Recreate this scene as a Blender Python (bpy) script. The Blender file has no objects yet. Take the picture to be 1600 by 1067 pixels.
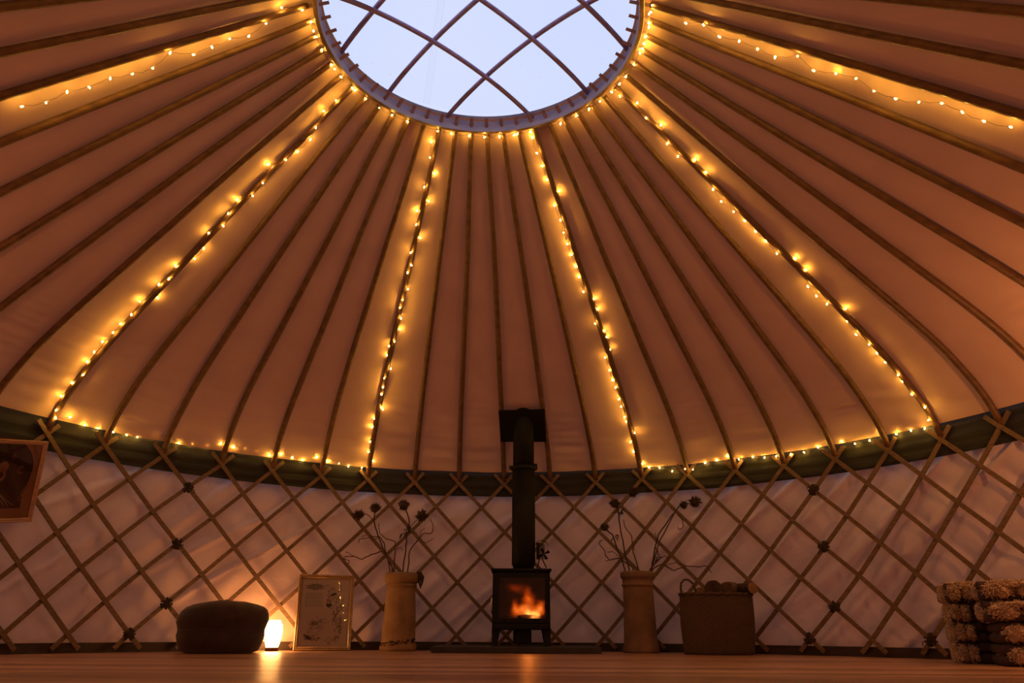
import bpy, bmesh, math, random
from math import pi, sin, cos, radians as R, sqrt, atan2, hypot
from mathutils import Vector, Matrix, noise
C = bpy.context.scene.collection
SC = bpy.context.scene

# ------------------------------------------------------------------ camera, world, big lights, exposure
CAM = Vector((0.1324, -3.4608, 0.1815)); FPX = 1137.57; PITCH = 0.377; ROLL = -0.006
_F = Vector((0, cos(PITCH), sin(PITCH))); _U0 = Vector((0, -sin(PITCH), cos(PITCH))); _X0 = Vector((1, 0, 0))
_U = cos(ROLL)*_U0 + sin(ROLL)*_X0; _X = cos(ROLL)*_X0 - sin(ROLL)*_U0
cd = bpy.data.cameras.new('camera'); cam = bpy.data.objects.new('camera', cd); C.objects.link(cam)
cd.sensor_width = 36; cd.lens = 36*FPX/1600; cd.clip_start = .02; cd.clip_end = 500
cam.matrix_world = Matrix(((_X.x, _U.x, -_F.x, CAM.x), (_X.y, _U.y, -_F.y, CAM.y), (_X.z, _U.z, -_F.z, CAM.z), (0, 0, 0, 1)))
SC.camera = cam

w = bpy.data.worlds.new('evening_sky'); SC.world = w; w.use_nodes = True
nt = w.node_tree; nt.nodes.clear()
bg = nt.nodes.new('ShaderNodeBackground'); wo = nt.nodes.new('ShaderNodeOutputWorld')
tc = nt.nodes.new('ShaderNodeTexCoord'); nz = nt.nodes.new('ShaderNodeTexNoise'); cr = nt.nodes.new('ShaderNodeValToRGB')
nz.inputs['Scale'].default_value = 2.2; nz.inputs['Detail'].default_value = 3
cr.color_ramp.elements[0].position = .35; cr.color_ramp.elements[0].color = (.58, .67, .98, 1)
cr.color_ramp.elements[1].position = .7; cr.color_ramp.elements[1].color = (.67, .73, .96, 1)
nt.links.new(tc.outputs['Generated'], nz.inputs['Vector']); nt.links.new(nz.outputs['Fac'], cr.inputs['Fac'])
nt.links.new(cr.outputs['Color'], bg.inputs['Color']); nt.links.new(bg.outputs[0], wo.inputs[0])
bg.inputs['Strength'].default_value = 1.05

def add_light(name, kind, loc, energy, color, radius=.05):
    ld = bpy.data.lights.new(name, kind); ld.energy = energy; ld.color = color
    if kind == 'POINT': ld.shadow_soft_size = radius
    o = bpy.data.objects.new(name, ld); o.location = loc; C.objects.link(o); return o
# sky portal over the crown opening (guides the sampling of the real sky)
po = add_light('crown_sky_portal', 'AREA', (-.08, .056, 3.84), 1, (1, 1, 1)); po.data.shape = 'DISK'; po.data.size = 2.0
po.data.cycles.is_portal = True
# warm unseen lamps beside the view; the pair behind is added ambient fill
add_light('lantern_light_right', 'POINT', (3.46, .38, 1.28), 20, (1, .40, .11), .03)
add_light('lantern_light_left', 'POINT', (-3.3, -.3, 1.7), 7, (1, .38, .12), .10)
add_light('fill_light_behind_left', 'POINT', (-1.8, -3.3, .5), 9, (1, .34, .11), .12)
add_light('fill_light_behind_right', 'POINT', (1.9, -3.3, .5), 6.5, (1, .34, .11), .12)

SC.view_settings.view_transform = 'Standard'; SC.view_settings.look = 'None'
SC.view_settings.exposure = 0.0; SC.view_settings.gamma = 1.0; SC.view_settings.use_curve_mapping = False
SC.cycles.use_denoising = True
SC.cycles.max_bounces = 8; SC.cycles.diffuse_bounces = 5; SC.cycles.glossy_bounces = 3; SC.cycles.transmission_bounces = 4
SC.cycles.transparent_max_bounces = 12; SC.cycles.caustics_reflective = False; SC.cycles.caustics_refractive = False
SC.cycles.sample_clamp_indirect = 3.0
SC.cycles.use_light_tree = True
BULB_STRENGTH = 270.0

# ------------------------------------------------------------------ helpers
def ray(px, py):
    return (_F + (px-800)/FPX*_X - (py-533.5)/FPX*_U).normalized()
def atY(px, py, Y):
    d = ray(px, py); return CAM + d*((Y-CAM.y)/d.y)
def atR(px, py, r):
    d = ray(px, py); a = d.x**2+d.y**2; b = 2*(CAM.x*d.x+CAM.y*d.y); c = CAM.x**2+CAM.y**2-r*r
    return CAM + d*((-b+sqrt(b*b-4*a*c))/2/a)
def floorR(px, r):
    p = atR(px, 1013, r); return Vector((p.x, p.y, 0))
def facing(p):
    "rotation about z that turns local -Y towards the camera side, local X along the wall"
    return atan2(p.y, p.x) - pi/2

def new_mat(name):
    m = bpy.data.materials.new(name); m.use_nodes = True; nt = m.node_tree; nt.nodes.clear()
    out = nt.nodes.new('ShaderNodeOutputMaterial'); return m, nt, out
def _vec(nt, scale, coord='Object'):
    t = nt.nodes.new('ShaderNodeTexCoord'); mp = nt.nodes.new('ShaderNodeMapping'); mp.inputs['Scale'].default_value = scale
    nt.links.new(t.outputs[coord], mp.inputs[0]); return mp.outputs[0]
def noise_mat(name, c1, c2, scale=(1, 1, 1), nscale=5, rough=.7, bump=.2, bscale=None, metal=0, detail=6, spec=.5, transl=0, sheen=0, coord='Object', dist=.01):
    m, nt, out = new_mat(name); L = nt.links.new
    v = _vec(nt, scale, coord)
    n = nt.nodes.new('ShaderNodeTexNoise'); n.inputs['Scale'].default_value = nscale; n.inputs['Detail'].default_value = detail
    L(v, n.inputs['Vector'])
    r = nt.nodes.new('ShaderNodeValToRGB'); r.color_ramp.elements[0].position = .3; r.color_ramp.elements[1].position = .7
    r.color_ramp.elements[0].color = (*c1, 1); r.color_ramp.elements[1].color = (*c2, 1); L(n.outputs['Fac'], r.inputs[0])
    p = nt.nodes.new('ShaderNodeBsdfPrincipled'); p.inputs['Roughness'].default_value = rough; p.inputs['Metallic'].default_value = metal
    p.inputs['Specular IOR Level'].default_value = spec
    if sheen: p.inputs['Sheen Weight'].default_value = sheen
    L(r.outputs[0], p.inputs['Base Color'])
    if bump:
        b = nt.nodes.new('ShaderNodeBump'); b.inputs['Strength'].default_value = bump; b.inputs['Distance'].default_value = dist
        if bscale:
            n2 = nt.nodes.new('ShaderNodeTexNoise'); n2.inputs['Scale'].default_value = bscale; n2.inputs['Detail'].default_value = 4
            L(v, n2.inputs['Vector']); L(n2.outputs['Fac'], b.inputs['Height'])
        else: L(n.outputs['Fac'], b.inputs['Height'])
        L(b.outputs[0], p.inputs['Normal'])
    if transl:
        t = nt.nodes.new('ShaderNodeBsdfTranslucent'); L(r.outputs[0], t.inputs['Color'])
        mx = nt.nodes.new('ShaderNodeMixShader'); mx.inputs[0].default_value = transl
        L(p.outputs[0], mx.inputs[1]); L(t.outputs[0], mx.inputs[2]); L(mx.outputs[0], out.inputs[0])
    else: L(p.outputs[0], out.inputs[0])
    return m
def emit_mat(name, col, strength, sampled=True):
    m, nt, out = new_mat(name); e = nt.nodes.new('ShaderNodeEmission')
    e.inputs[0].default_value = (*col, 1); e.inputs[1].default_value = strength; nt.links.new(e.outputs[0], out.inputs[0]); return m

class MB:
    "collects shapes and links them as ONE mesh object"
    def __init__(s): s.v = []; s.f = []; s.mi = []; s.mat = 0
    def add(s, vs, fs):
        o = len(s.v); s.v += [tuple(v) for v in vs]; s.f += [tuple(i+o for i in f) for f in fs]; s.mi += [s.mat]*len(fs)
    def box(s, lo, hi, M=None, bev=0):
        x0, y0, z0 = lo; x1, y1, z1 = hi
        if bev:
            bm = bmesh.new(); bmesh.ops.create_cube(bm, size=1)
            for v in bm.verts: v.co = Vector(((x0+x1)/2+v.co.x*(x1-x0), (y0+y1)/2+v.co.y*(y1-y0), (z0+z1)/2+v.co.z*(z1-z0)))
            bmesh.ops.bevel(bm, geom=bm.edges[:], offset=bev, segments=2, affect='EDGES', profile=.5)
            bm.verts.ensure_lookup_table(); vs = [v.co.copy() for v in bm.verts]; fs = [[v.index for v in f.verts] for f in bm.faces]; bm.free()
        else:
            vs = [Vector(p) for p in ((x0,y0,z0),(x1,y0,z0),(x1,y1,z0),(x0,y1,z0),(x0,y0,z1),(x1,y0,z1),(x1,y1,z1),(x0,y1,z1))]
            fs = [(0,3,2,1),(4,5,6,7),(0,1,5,4),(1,2,6,5),(2,3,7,6),(3,0,4,7)]
        if M: vs = [M @ v for v in vs]
        s.add(vs, fs)
    def tube(s, pts, rad, n=8, cap=True, flat=None, up=None):
        pts = [Vector(p) for p in pts]; m = len(pts)
        rad = rad if isinstance(rad, (list, tuple)) else [rad]*m
        vs = []; fs = []; prev = None
        for i, p in enumerate(pts):
            t = (pts[min(i+1, m-1)] - pts[max(i-1, 0)]).normalized()
            if up is not None: a = (up[i] if isinstance(up, list) else up)
            elif prev is None: a = Vector((0, 0, 1)) if abs(t.z) < .9 else Vector((1, 0, 0))
            else: a = prev
            a = (a - t*a.dot(t)).normalized(); prev = a; b = t.cross(a)
            for k in range(n):
                an = 2*pi*k/n
                if flat: # flat = (half width, half thickness) lath of n = 4
                    q = ((1, 1), (-1, 1), (-1, -1), (1, -1))[k]; vs.append(p + b*q[0]*flat[0] + a*q[1]*flat[1])
                else: vs.append(p + (a*cos(an) + b*sin(an))*rad[i])
        for i in range(m-1):
            for k in range(n): fs.append((i*n+k, i*n+(k+1) % n, (i+1)*n+(k+1) % n, (i+1)*n+k))
        if cap: fs.append(tuple(range(n-1, -1, -1))); fs.append(tuple((m-1)*n+k for k in range(n)))
        s.add(vs, fs)
    def lathe(s, prof, n=32, M=None, fn=None, cap=True):
        vs = []; fs = []; m = len(prof)
        for i, (r, z) in enumerate(prof):
            for k in range(n):
                a = 2*pi*k/n; v = Vector((r*cos(a), r*sin(a), z))
                if fn: v = fn(v, a, i)
                vs.append(M @ v if M else v)
        for i in range(m-1):
            for k in range(n): fs.append((i*n+k, i*n+(k+1) % n, (i+1)*n+(k+1) % n, (i+1)*n+k))
        if cap: fs.append(tuple(range(n-1, -1, -1))); fs.append(tuple((m-1)*n+k for k in range(n)))
        s.add(vs, fs)
    def ball(s, c, r, sub=2, fn=None, sc=(1, 1, 1)):
        bm = bmesh.new(); bmesh.ops.create_icosphere(bm, subdivisions=sub, radius=1)
        bm.verts.ensure_lookup_table()
        vs = []
        for v in bm.verts:
            p = v.co.copy(); k = fn(p) if fn else 1
            vs.append(Vector(c) + Vector((p.x*sc[0], p.y*sc[1], p.z*sc[2]))*r*k)
        fs = [[v.index for v in f.verts] for f in bm.faces]; bm.free(); s.add(vs, fs)
    def cone(s, a, b, r, n=4):
        a = Vector(a); b = Vector(b); t = (b-a).normalized(); u = t.orthogonal().normalized(); w_ = t.cross(u)
        vs = [a + (u*cos(2*pi*k/n) + w_*sin(2*pi*k/n))*r for k in range(n)] + [b]
        s.add(vs, [(k, (k+1) % n, n) for k in range(n)])
    def build(s, name, mats, parent=None, smooth=False):
        me = bpy.data.meshes.new(name); me.from_pydata([tuple(v) for v in s.v], [], s.f)
        for m in (mats if isinstance(mats, (list, tuple)) else [mats]): me.materials.append(m)
        if isinstance(mats, (list, tuple)):
            for p, i in zip(me.polygons, s.mi): p.material_index = i
        if smooth:
            for p in me.polygons: p.use_smooth = True
        me.update(); o = bpy.data.objects.new(name, me); C.objects.link(o)
        if parent: o.parent = parent
        return o
def smooth_by_angle(o, ang=40):
    try: o.data.set_sharp_from_angle(angle=R(ang))
    except Exception: pass
def structure(o): o['kind'] = 'structure'; return o
def tag(o, label, cat, group=None):
    o['label'] = label; o['category'] = cat
    if group: o['group'] = group
    return o
def thing(name, label, cat, loc=(0, 0, 0), rz=0, group=None, rx=0):
    o = bpy.data.objects.new(name, None); o.empty_display_size = .1; C.objects.link(o)
    o.location = loc; o.rotation_euler = (rx, 0, rz); return tag(o, label, cat, group)
def copy_tree(o, parent=None):
    c = o.copy(); C.objects.link(c); c.parent = parent
    for ch in list(o.children): copy_tree(ch, c)
    return c
def place(px, py, Y): return atY(px, py, Y)

# ------------------------------------------------------------------ materials
M_roof = noise_mat('roof_lining_canvas', (.64, .41, .30), (.72, .47, .34), nscale=3, rough=.9, bump=.25, bscale=260, spec=.12, dist=.002, transl=.024)
M_wall = noise_mat('wall_canvas', (.62, .44, .38), (.74, .54, .46), nscale=2.2, rough=.9, spec=.1, bump=.5, bscale=14, transl=.035, dist=.012)
M_band = noise_mat('dark_olive_band_canvas', (.014, .0125, .012), (.028, .024, .022), scale=(1, 1, 14), nscale=3, rough=.75, bump=.5, dist=.01)
M_lath = noise_mat('lattice_lath_wood', (.12, .065, .036), (.22, .13, .075), scale=(6, 6, 30), nscale=2.5, rough=.6, bump=.3, dist=.002)
M_pole = noise_mat('roof_pole_wood', (.11, .055, .03), (.21, .105, .055), scale=(4, 4, 9), nscale=3, rough=.5, bump=.3, dist=.002)
M_crown_skytint = noise_mat('sky_tinted_crown_wood', (.38, .45, .92), (.50, .57, .98), scale=(3, 3, 24), nscale=2.2, rough=.6, bump=.3, dist=.002)  # blue of the skylight on the rim is mixed into its base colour
M_hoop_skytint = noise_mat('sky_tinted_hoop_wood', (.22, .15, .32), (.32, .23, .45), scale=(8, 8, 8), nscale=3, rough=.5, bump=.2, dist=.002)  # cool violet cast of the sky light put into the hoop colour
M_peg = noise_mat('pole_end_wood', (.26, .15, .17), (.38, .23, .25), nscale=18, rough=.6, bump=.2, dist=.002)
M_skirt = noise_mat('skirting_wood', (.022, .011, .008), (.045, .023, .014), scale=(3, 3, 20), nscale=3, rough=.6, bump=.2)
M_iron = noise_mat('black_cast_iron', (.006, .0055, .0055), (.011, .010, .0095), nscale=30, rough=.6, spec=.22, bump=.15, dist=.001)
M_soot = noise_mat('sooty_firebrick', (.006, .004, .003), (.014, .009, .006), nscale=12, rough=.9, spec=.1, bump=.3)
M_chrome = noise_mat('bright_steel', (.55, .52, .5), (.7, .68, .66), nscale=10, rough=.25, bump=0, metal=1)
M_slate = noise_mat('dark_slate', (.018, .015, .018), (.035, .03, .034), nscale=9, rough=.6, bump=.3, dist=.003)
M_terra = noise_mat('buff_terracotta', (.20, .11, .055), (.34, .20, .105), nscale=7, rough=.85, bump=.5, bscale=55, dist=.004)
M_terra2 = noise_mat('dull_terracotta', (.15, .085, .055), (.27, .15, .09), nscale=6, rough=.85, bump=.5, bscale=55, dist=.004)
M_dirt = noise_mat('crusted_dirt', (.03, .018, .012), (.07, .04, .025), nscale=20, rough=.95, bump=.6)
M_pouf = noise_mat('dark_brown_felt', (.030, .013, .010), (.048, .022, .016), nscale=14, rough=.95, bump=.5, bscale=70, sheen=.3, dist=.004)
M_plant = noise_mat('dried_brown_plant', (.025, .013, .008), (.06, .03, .016), nscale=30, rough=.8, bump=.3, dist=.002)
M_twig = noise_mat('willow_twig_bark', (.06, .028, .015), (.12, .055, .028), nscale=30, rough=.7, bump=.2, dist=.001)
M_cord = noise_mat('dark_rope', (.03, .017, .010), (.065, .038, .022), nscale=40, rough=.9, bump=.6)
M_frame = noise_mat('antique_gold_frame_wood', (.20, .115, .055), (.33, .20, .10), scale=(3, 3, 3), nscale=8, rough=.38, bump=.2, dist=.002)
M_frame2 = noise_mat('pale_pine_frame', (.40, .22, .15), (.54, .31, .21), scale=(3, 3, 12), nscale=4, rough=.55, bump=.2, dist=.002)
M_paper = noise_mat('cream_art_paper', (.76, .56, .40), (.82, .62, .45), nscale=6, rough=.8, bump=0)
M_ink = noise_mat('brown_ink', (.05, .025, .018), (.10, .05, .035), nscale=60, rough=.8, bump=0)
M_ink2 = noise_mat('dark_printed_ink', (.055, .022, .018), (.085, .035, .028), nscale=5, rough=.8, bump=0)
M_pink = noise_mat('dusty_pink_print', (.46, .21, .15), (.52, .25, .18), nscale=5, rough=.8, bump=0)
M_palep = noise_mat('pale_printed_line', (.50, .40, .36), (.58, .47, .42), nscale=5, rough=.8, bump=0)
M_fleece = noise_mat('cream_curly_fleece', (.36, .24, .165), (.66, .46, .33), nscale=40, rough=.95, bump=.3, sheen=.4)
M_knit = noise_mat('dark_knitted_wool', (.040, .024, .030), (.075, .046, .05), scale=(1, 1, 3), nscale=45, rough=.95, bump=.8, dist=.006)
M_wire = noise_mat('fairy_light_cable', (.10, .07, .04), (.16, .12, .07), nscale=20, rough=.5, bump=0)
M_bark = noise_mat('log_bark', (.035, .018, .012), (.09, .05, .03), nscale=16, rough=.95, bump=.8, dist=.006)
M_bark2 = noise_mat('grey_log_bark', (.08, .045, .03), (.15, .09, .06), nscale=16, rough=.95, bump=.8, dist=.006)
M_cut = noise_mat('cut_log_end', (.20, .11, .055), (.30, .17, .09), nscale=12, rough=.8, bump=.2)
M_bulb = emit_mat('warm_fairy_bulb', (1, .55, .07), BULB_STRENGTH)
M_lampglow = emit_mat('glowing_lantern_glass', (1, .42, .11), 44.0)
M_flame = emit_mat('candle_flame', (1, .72, .36), 25.0)

# woven basket
m, nt, out = new_mat('woven_seagrass'); L = nt.links.new
v = _vec(nt, (1, 1, 1)); sep = nt.nodes.new('ShaderNodeSeparateXYZ'); L(v, sep.inputs[0])
at2 = nt.nodes.new('ShaderNodeMath'); at2.operation = 'ARCTAN2'; L(sep.outputs[1], at2.inputs[0]); L(sep.outputs[0], at2.inputs[1])
def mth(op, a, b=None, c=None):
    n = nt.nodes.new('ShaderNodeMath'); n.operation = op
    for i, q in enumerate((a, b, c)):
        if q is None: continue
        if isinstance(q, (int, float)): n.inputs[i].default_value = q
        else: L(q, n.inputs[i])
    return n.outputs[0]
zz = mth('MULTIPLY', sep.outputs[2], 290.0); row = mth('FLOOR', mth('DIVIDE', zz, pi))
wv = mth('SINE', mth('ADD', mth('MULTIPLY', at2.outputs[0], 60.0), mth('MULTIPLY', row, pi)))
hgt = mth('ADD', mth('MULTIPLY', mth('ABSOLUTE', mth('SINE', zz)), .6), mth('MULTIPLY', wv, .4))
r = nt.nodes.new('ShaderNodeValToRGB'); r.color_ramp.elements[0].color = (.040, .022, .013, 1); r.color_ramp.elements[1].color = (.20, .11, .06, 1); L(hgt, r.inputs[0])
p = nt.nodes.new('ShaderNodeBsdfPrincipled'); p.inputs['Roughness'].default_value = .8; L(r.outputs[0], p.inputs['Base Color'])
b = nt.nodes.new('ShaderNodeBump'); b.inputs['Strength'].default_value = .9; b.inputs['Distance'].default_value = .008; L(hgt, b.inputs['Height']); L(b.outputs[0], p.inputs['Normal'])
L(p.outputs[0], out.inputs[0]); M_basket = m

# floor boards running across the view
m, nt, out = new_mat('oiled_floor_boards'); L = nt.links.new
v = _vec(nt, (1, 1, 1)); sep = nt.nodes.new('ShaderNodeSeparateXYZ'); L(v, sep.inputs[0])
bd = mth('DIVIDE', sep.outputs[1], .14); bi = mth('FLOOR', bd); bf = mth('FRACT', bd)
wn = nt.nodes.new('ShaderNodeTexWhiteNoise'); wn.noise_dimensions = '1D'; L(bi, wn.inputs['W'])
cmb = nt.nodes.new('ShaderNodeCombineXYZ'); L(mth('MULTIPLY', sep.outputs[0], 1.3), cmb.inputs[0]); L(mth('MULTIPLY', sep.outputs[1], 26.0), cmb.inputs[1]); L(mth('MULTIPLY', wn.outputs[0], 9.0), cmb.inputs[2])
n1 = nt.nodes.new('ShaderNodeTexNoise'); n1.inputs['Scale'].default_value = 1.6; n1.inputs['Detail'].default_value = 7; L(cmb.outputs[0], n1.inputs['Vector'])
fac = mth('ADD', mth('MULTIPLY', n1.outputs['Fac'], .8), mth('MULTIPLY', wn.outputs[0], .22))
r = nt.nodes.new('ShaderNodeValToRGB'); r.color_ramp.elements[0].position = .38; r.color_ramp.elements[1].position = .66
r.color_ramp.elements[0].color = (.22, .10, .06, 1); r.color_ramp.elements[1].color = (.66, .37, .25, 1); L(fac, r.inputs[0])
gap = mth('LESS_THAN', bf, .03)
mx = nt.nodes.new('ShaderNodeMix'); mx.data_type = 'RGBA'; L(gap, mx.inputs[0]); L(r.outputs[0], mx.inputs[6]); mx.inputs[7].default_value = (.05, .02, .012, 1)
p = nt.nodes.new('ShaderNodeBsdfPrincipled'); L(mx.outputs[2], p.inputs['Base Color'])
L(mth('ADD', mth('MULTIPLY', n1.outputs['Fac'], .45), .14), p.inputs['Roughness'])
b = nt.nodes.new('ShaderNodeBump'); b.inputs['Strength'].default_value = .6; b.inputs['Distance'].default_value = .004; p.inputs['Specular IOR Level'].default_value = .38
L(mth('SUBTRACT', n1.outputs['Fac'], mth('MULTIPLY', gap, .8)), b.inputs['Height']); L(b.outputs[0], p.inputs['Normal'])
L(p.outputs[0], out.inputs[0]); M_floor = m

# clear plastic crown cover with faint seams and specks
m, nt, out = new_mat('clear_plastic_crown_cover'); L = nt.links.new
v = _vec(nt, (1, 1, 1)); sep = nt.nodes.new('ShaderNodeSeparateXYZ'); L(v, sep.inputs[0])
s1 = mth('ABSOLUTE', mth('SUBTRACT', mth('ADD', sep.outputs[0], mth('MULTIPLY', sep.outputs[1], .22)), -.24))
seam = mth('ADD', mth('MULTIPLY', mth('LESS_THAN', mth('ABSOLUTE', mth('SUBTRACT', s1, .022)), .0035), .10), mth('MULTIPLY', mth('LESS_THAN', s1, .02), .04))
n1 = nt.nodes.new('ShaderNodeTexNoise'); n1.inputs['Scale'].default_value = 26; n1.inputs['Detail'].default_value = 6; L(v, n1.inputs['Vector'])
spk = mth('MULTIPLY', mth('GREATER_THAN', n1.outputs['Fac'], .70), .09)
tr = nt.nodes.new('ShaderNodeBsdfTransparent'); df = nt.nodes.new('ShaderNodeBsdfTranslucent'); df.inputs[0].default_value = (.45, .48, .6, 1)
mxs = nt.nodes.new('ShaderNodeMixShader'); L(mth('ADD', mth('ADD', seam, spk), .04), mxs.inputs[0]); L(tr.outputs[0], mxs.inputs[1]); L(df.outputs[0], mxs.inputs[2]); L(mxs.outputs[0], out.inputs[0])
M_cover = m

def glass_mat(name, tint=(1, 1, 1), rough=.02):
    m, nt, out = new_mat(name); L = nt.links.new
    tr = nt.nodes.new('ShaderNodeBsdfTransparent'); tr.inputs[0].default_value = (*tint, 1)
    gl = nt.nodes.new('ShaderNodeBsdfGlossy'); gl.inputs['Roughness'].default_value = rough
    fr = nt.nodes.new('ShaderNodeFresnel'); fr.inputs[0].default_value = 1.5
    mx = nt.nodes.new('ShaderNodeMixShader'); L(fr.outputs[0], mx.inputs[0]); L(tr.outputs[0], mx.inputs[1]); L(gl.outputs[0], mx.inputs[2]); L(mx.outputs[0], out.inputs[0])
    return m
M_glass = glass_mat('picture_glass'); M_stoveglass = glass_mat('smoked_stove_glass', (.8, .75, .7), .08)

# ------------------------------------------------------------------ the tent's own geometry
TH0 = 109.37; STEP = 360/54; CC = Vector((-.0797, .0564)); RT = .958
def lerp_t(tab, x):
    if x <= tab[0][0]: return tab[0][1]
    for (a, b), (c, d) in zip(tab, tab[1:]):
        if x <= c: return b + (d-b)*(x-a)/(c-a)
    return tab[-1][1]
PU = [(0,3.736),(.2,3.36),(.4,2.982),(.6,2.604),(.74,2.34),(.80,2.222),(.84,2.138),(.875,2.055),(.91,1.96),(.945,1.855),(.97,1.765),(.985,1.69),(.995,1.63),(1.0,1.585)]
D0 = [(-20,0),(-14,0),(-9,-.05),(-6,-.048),(-5,-.075),(-4,-.026),(-3,.078),(-2,.079),(-1,.086),(0,.066),(1,.071),(2,.044),(3,.033),(4,.051),(5,.044),(6,.04),(7,.004),(8,-.004),(9,-.029),(10,-.046),(11,-.073),(12,-.145),(13,-.177),(15,-.17),(20,0),(60,0)]
D6 = [(-14,0),(-6,.028),(-5,-.02),(-4,-.046),(-3,.0),(2,.09),(5,.123),(8,.04),(9,.03),(10,.1),(11,.05),(12,-.01),(18,0)]
def wrap(i):
    while i > 30: i -= 54
    while i < -24: i += 54
    return i
def ang(i): return R(TH0 - i*STEP)
def foot_ang(i): return ang(i + lerp_t(D0, wrap(i)))
def roof_pt(i, u, off=0.0):
    T = CC + Vector((cos(ang(i)), sin(ang(i))))*RT; fa = foot_ang(i); F = Vector((cos(fa), sin(fa)))*3.99
    p = T.lerp(F, u); z = lerp_t(PU, u)
    u2 = min(u+.012, 1.0); u1 = max(u2-.024, 0); sl = (lerp_t(PU, u2)-lerp_t(PU, u1))/((u2-u1)*3.03)
    n = Vector((-sl, 1)).normalized(); rad = p.normalized()
    return Vector((p.x+rad.x*n.x*off, p.y+rad.y*n.x*off, z+n.y*off))
def lat_pt(i, k, r):
    "point of the lattice at column i and row k (0 = the top crossings)"
    d = lerp_t(D0, wrap(i))*(1-k/6) + lerp_t(D6, wrap(i))*(k/6)
    a = ang(i+d); z = 1.560 - .2385*k + .03*max(0, 1-abs(i-7.2)/2.5)*max(0, 1-k/3)
    return Vector((r*cos(a), r*sin(a), z))

# floor
mb = MB(); n = 96
mb.add([(4.12*cos(2*pi*k/n), 4.12*sin(2*pi*k/n), 0) for k in range(n)] + [(4.12*cos(2*pi*k/n), 4.12*sin(2*pi*k/n), -.04) for k in range(n)],
       [tuple(range(n)), tuple(range(2*n-1, n-1, -1))] + [(k, n+k, n+(k+1) % n, (k+1) % n) for k in range(n)])
structure(mb.build('floor', M_floor))

# roof lining
random.seed(3)
cols = 54*10; us = [j/46 for j in range(34)] + [34/46 + j*(1-34/46)/44 for j in range(43)]

vs = []; fs = []
for c in range(cols):
    i = c/10; fr = c % 10/10
    for u in us:
        sag = -.005*sin(pi*fr)**2*min(1, u*4+.2)*(1 if u < .9 else max(0, (.99-u)/.09))
        q = roof_pt(i, u, .028)
        n1 = noise.noise(Vector((q.x*2.1, q.y*2.1, q.z*2.1)))
        wr = 0
        if u > .72:
            a = (u-.72)/.28; wr = .022*a*noise.noise(Vector((i*.9, u*70, 3.1)))*(.4+.9*abs(noise.noise(Vector((i*.31, 7.7, u*2)))))*2
        if u < .3: wr += .006*(1-u/.3)*noise.noise(Vector((i*5+2, u*6, 1.1)))
        ed = 1 if fr else 0
        vs.append(roof_pt(i, u, .028 + max((sag + n1*.004)*ed, -.022) + wr*(.15+.85*ed)*(sin(pi*fr) if ed else 0)))
m_ = len(us)
for c in range(cols):
    for j in range(m_-1):
        d = (c+1) % cols; fs.append((c*m_+j, c*m_+j+1, d*m_+j+1, d*m_+j))
mb = MB(); mb.add(vs, fs); o = mb.build('ceiling', M_roof, smooth=True); structure(o)

# dark band where the roof meets the wall
mb = MB(); vs = []; fs = []; n = 54*6; rows = 16
for c in range(n):
    a = ang(c/6)
    for j in range(rows):
        t = j/(rows-1); z = 1.712 - .27*t + .006*noise.noise(Vector((c*.12, 0, 5)))
        rr = 3.996 + .022*t + .004*noise.noise(Vector((c*.05, j*.9, 2))) + .003*sin(t*19+c*.01)
        if t < .2: rr = min(rr, 3.997)
        vs.append((rr*cos(a), rr*sin(a), z))
for c in range(n):
    for j in range(rows-1):
        d = (c+1) % n; fs.append((c*rows+j, c*rows+j+1, d*rows+j+1, d*rows+j))
mb.add(vs, fs); structure(mb.build('trim_1', M_band, smooth=True))

# wall canvas, loosely hung
mb = MB(); vs = []; fs = []; n = 54*24; rows = 90
for c in range(n):
    i = c/24; a = ang(i); iw = wrap(i)
    am = 1.0 + 1.5*max(0, 1-abs(iw-12.5)/5)
    for j in range(rows):
        t = j/(rows-1); z = 1.52 - 1.46*t
        k1 = noise.noise(Vector((iw*1.0+z*.8, z*1.3, 4.2))); k2 = abs(noise.noise(Vector((iw*.8-z*2.2, z*.8, 9.2))))
        k3 = noise.noise(Vector((iw*2.5, z*5, 2)))
        g = max(0, (t-.82)/.18); gat = .012*g*sin(iw*9+3*noise.noise(Vector((iw*.7, 0, 0))))
        fu = abs(((iw-(1.56-z)/.477) % 1)-.5)*2; fv = abs(((iw+(1.56-z)/.477) % 1)-.5)*2     # the cloth bellies in between the laths
        belly = (1-fu*fu)*(1-fv*fv)*(.35+.9*abs(noise.noise(Vector((iw*.45, z*1.1, 6.6)))))
        rr = 4.085 - .026*am*belly + am*(.014*k1 - .026*(max(0, .17-k2)/.17)**.8 + .004*k3) + gat - .012*g
        rr = max(rr, 4.018); vs.append((rr*cos(a), rr*sin(a), z))
for c in range(n):
    for j in range(rows-1):
        d = (c+1) % n; fs.append((c*rows+j, c*rows+j+1, d*rows+j+1, d*rows+j))
mb.add(vs, fs); structure(mb.build('wall_back', M_wall, smooth=True))

# skirting board
mb = MB(); n = 108; vs = []
for c in range(n):
    a = 2*pi*c/n
    for rr, z in ((4.012, 0), (4.012, .072), (4.11, .072), (4.11, 0)): vs.append((rr*cos(a), rr*sin(a), z))
mb.add(vs, [(c*4+j, c*4+(j+1) % 4, ((c+1) % n)*4+(j+1) % 4, ((c+1) % n)*4+j) for c in range(n) for j in range(4)])
structure(mb.build('baseboard_back', M_skirt))

# crown cover
mb = MB(); prof = [(1.04-.104*j, 3.87+.19*(1-(1-j/10)**2)) for j in range(10)] + [(.001, 4.06)]
mb.lathe(prof, 48, cap=False); o = mb.build('window_1', M_cover, smooth=True); o.location = (CC.x, CC.y, 0); structure(o)

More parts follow.
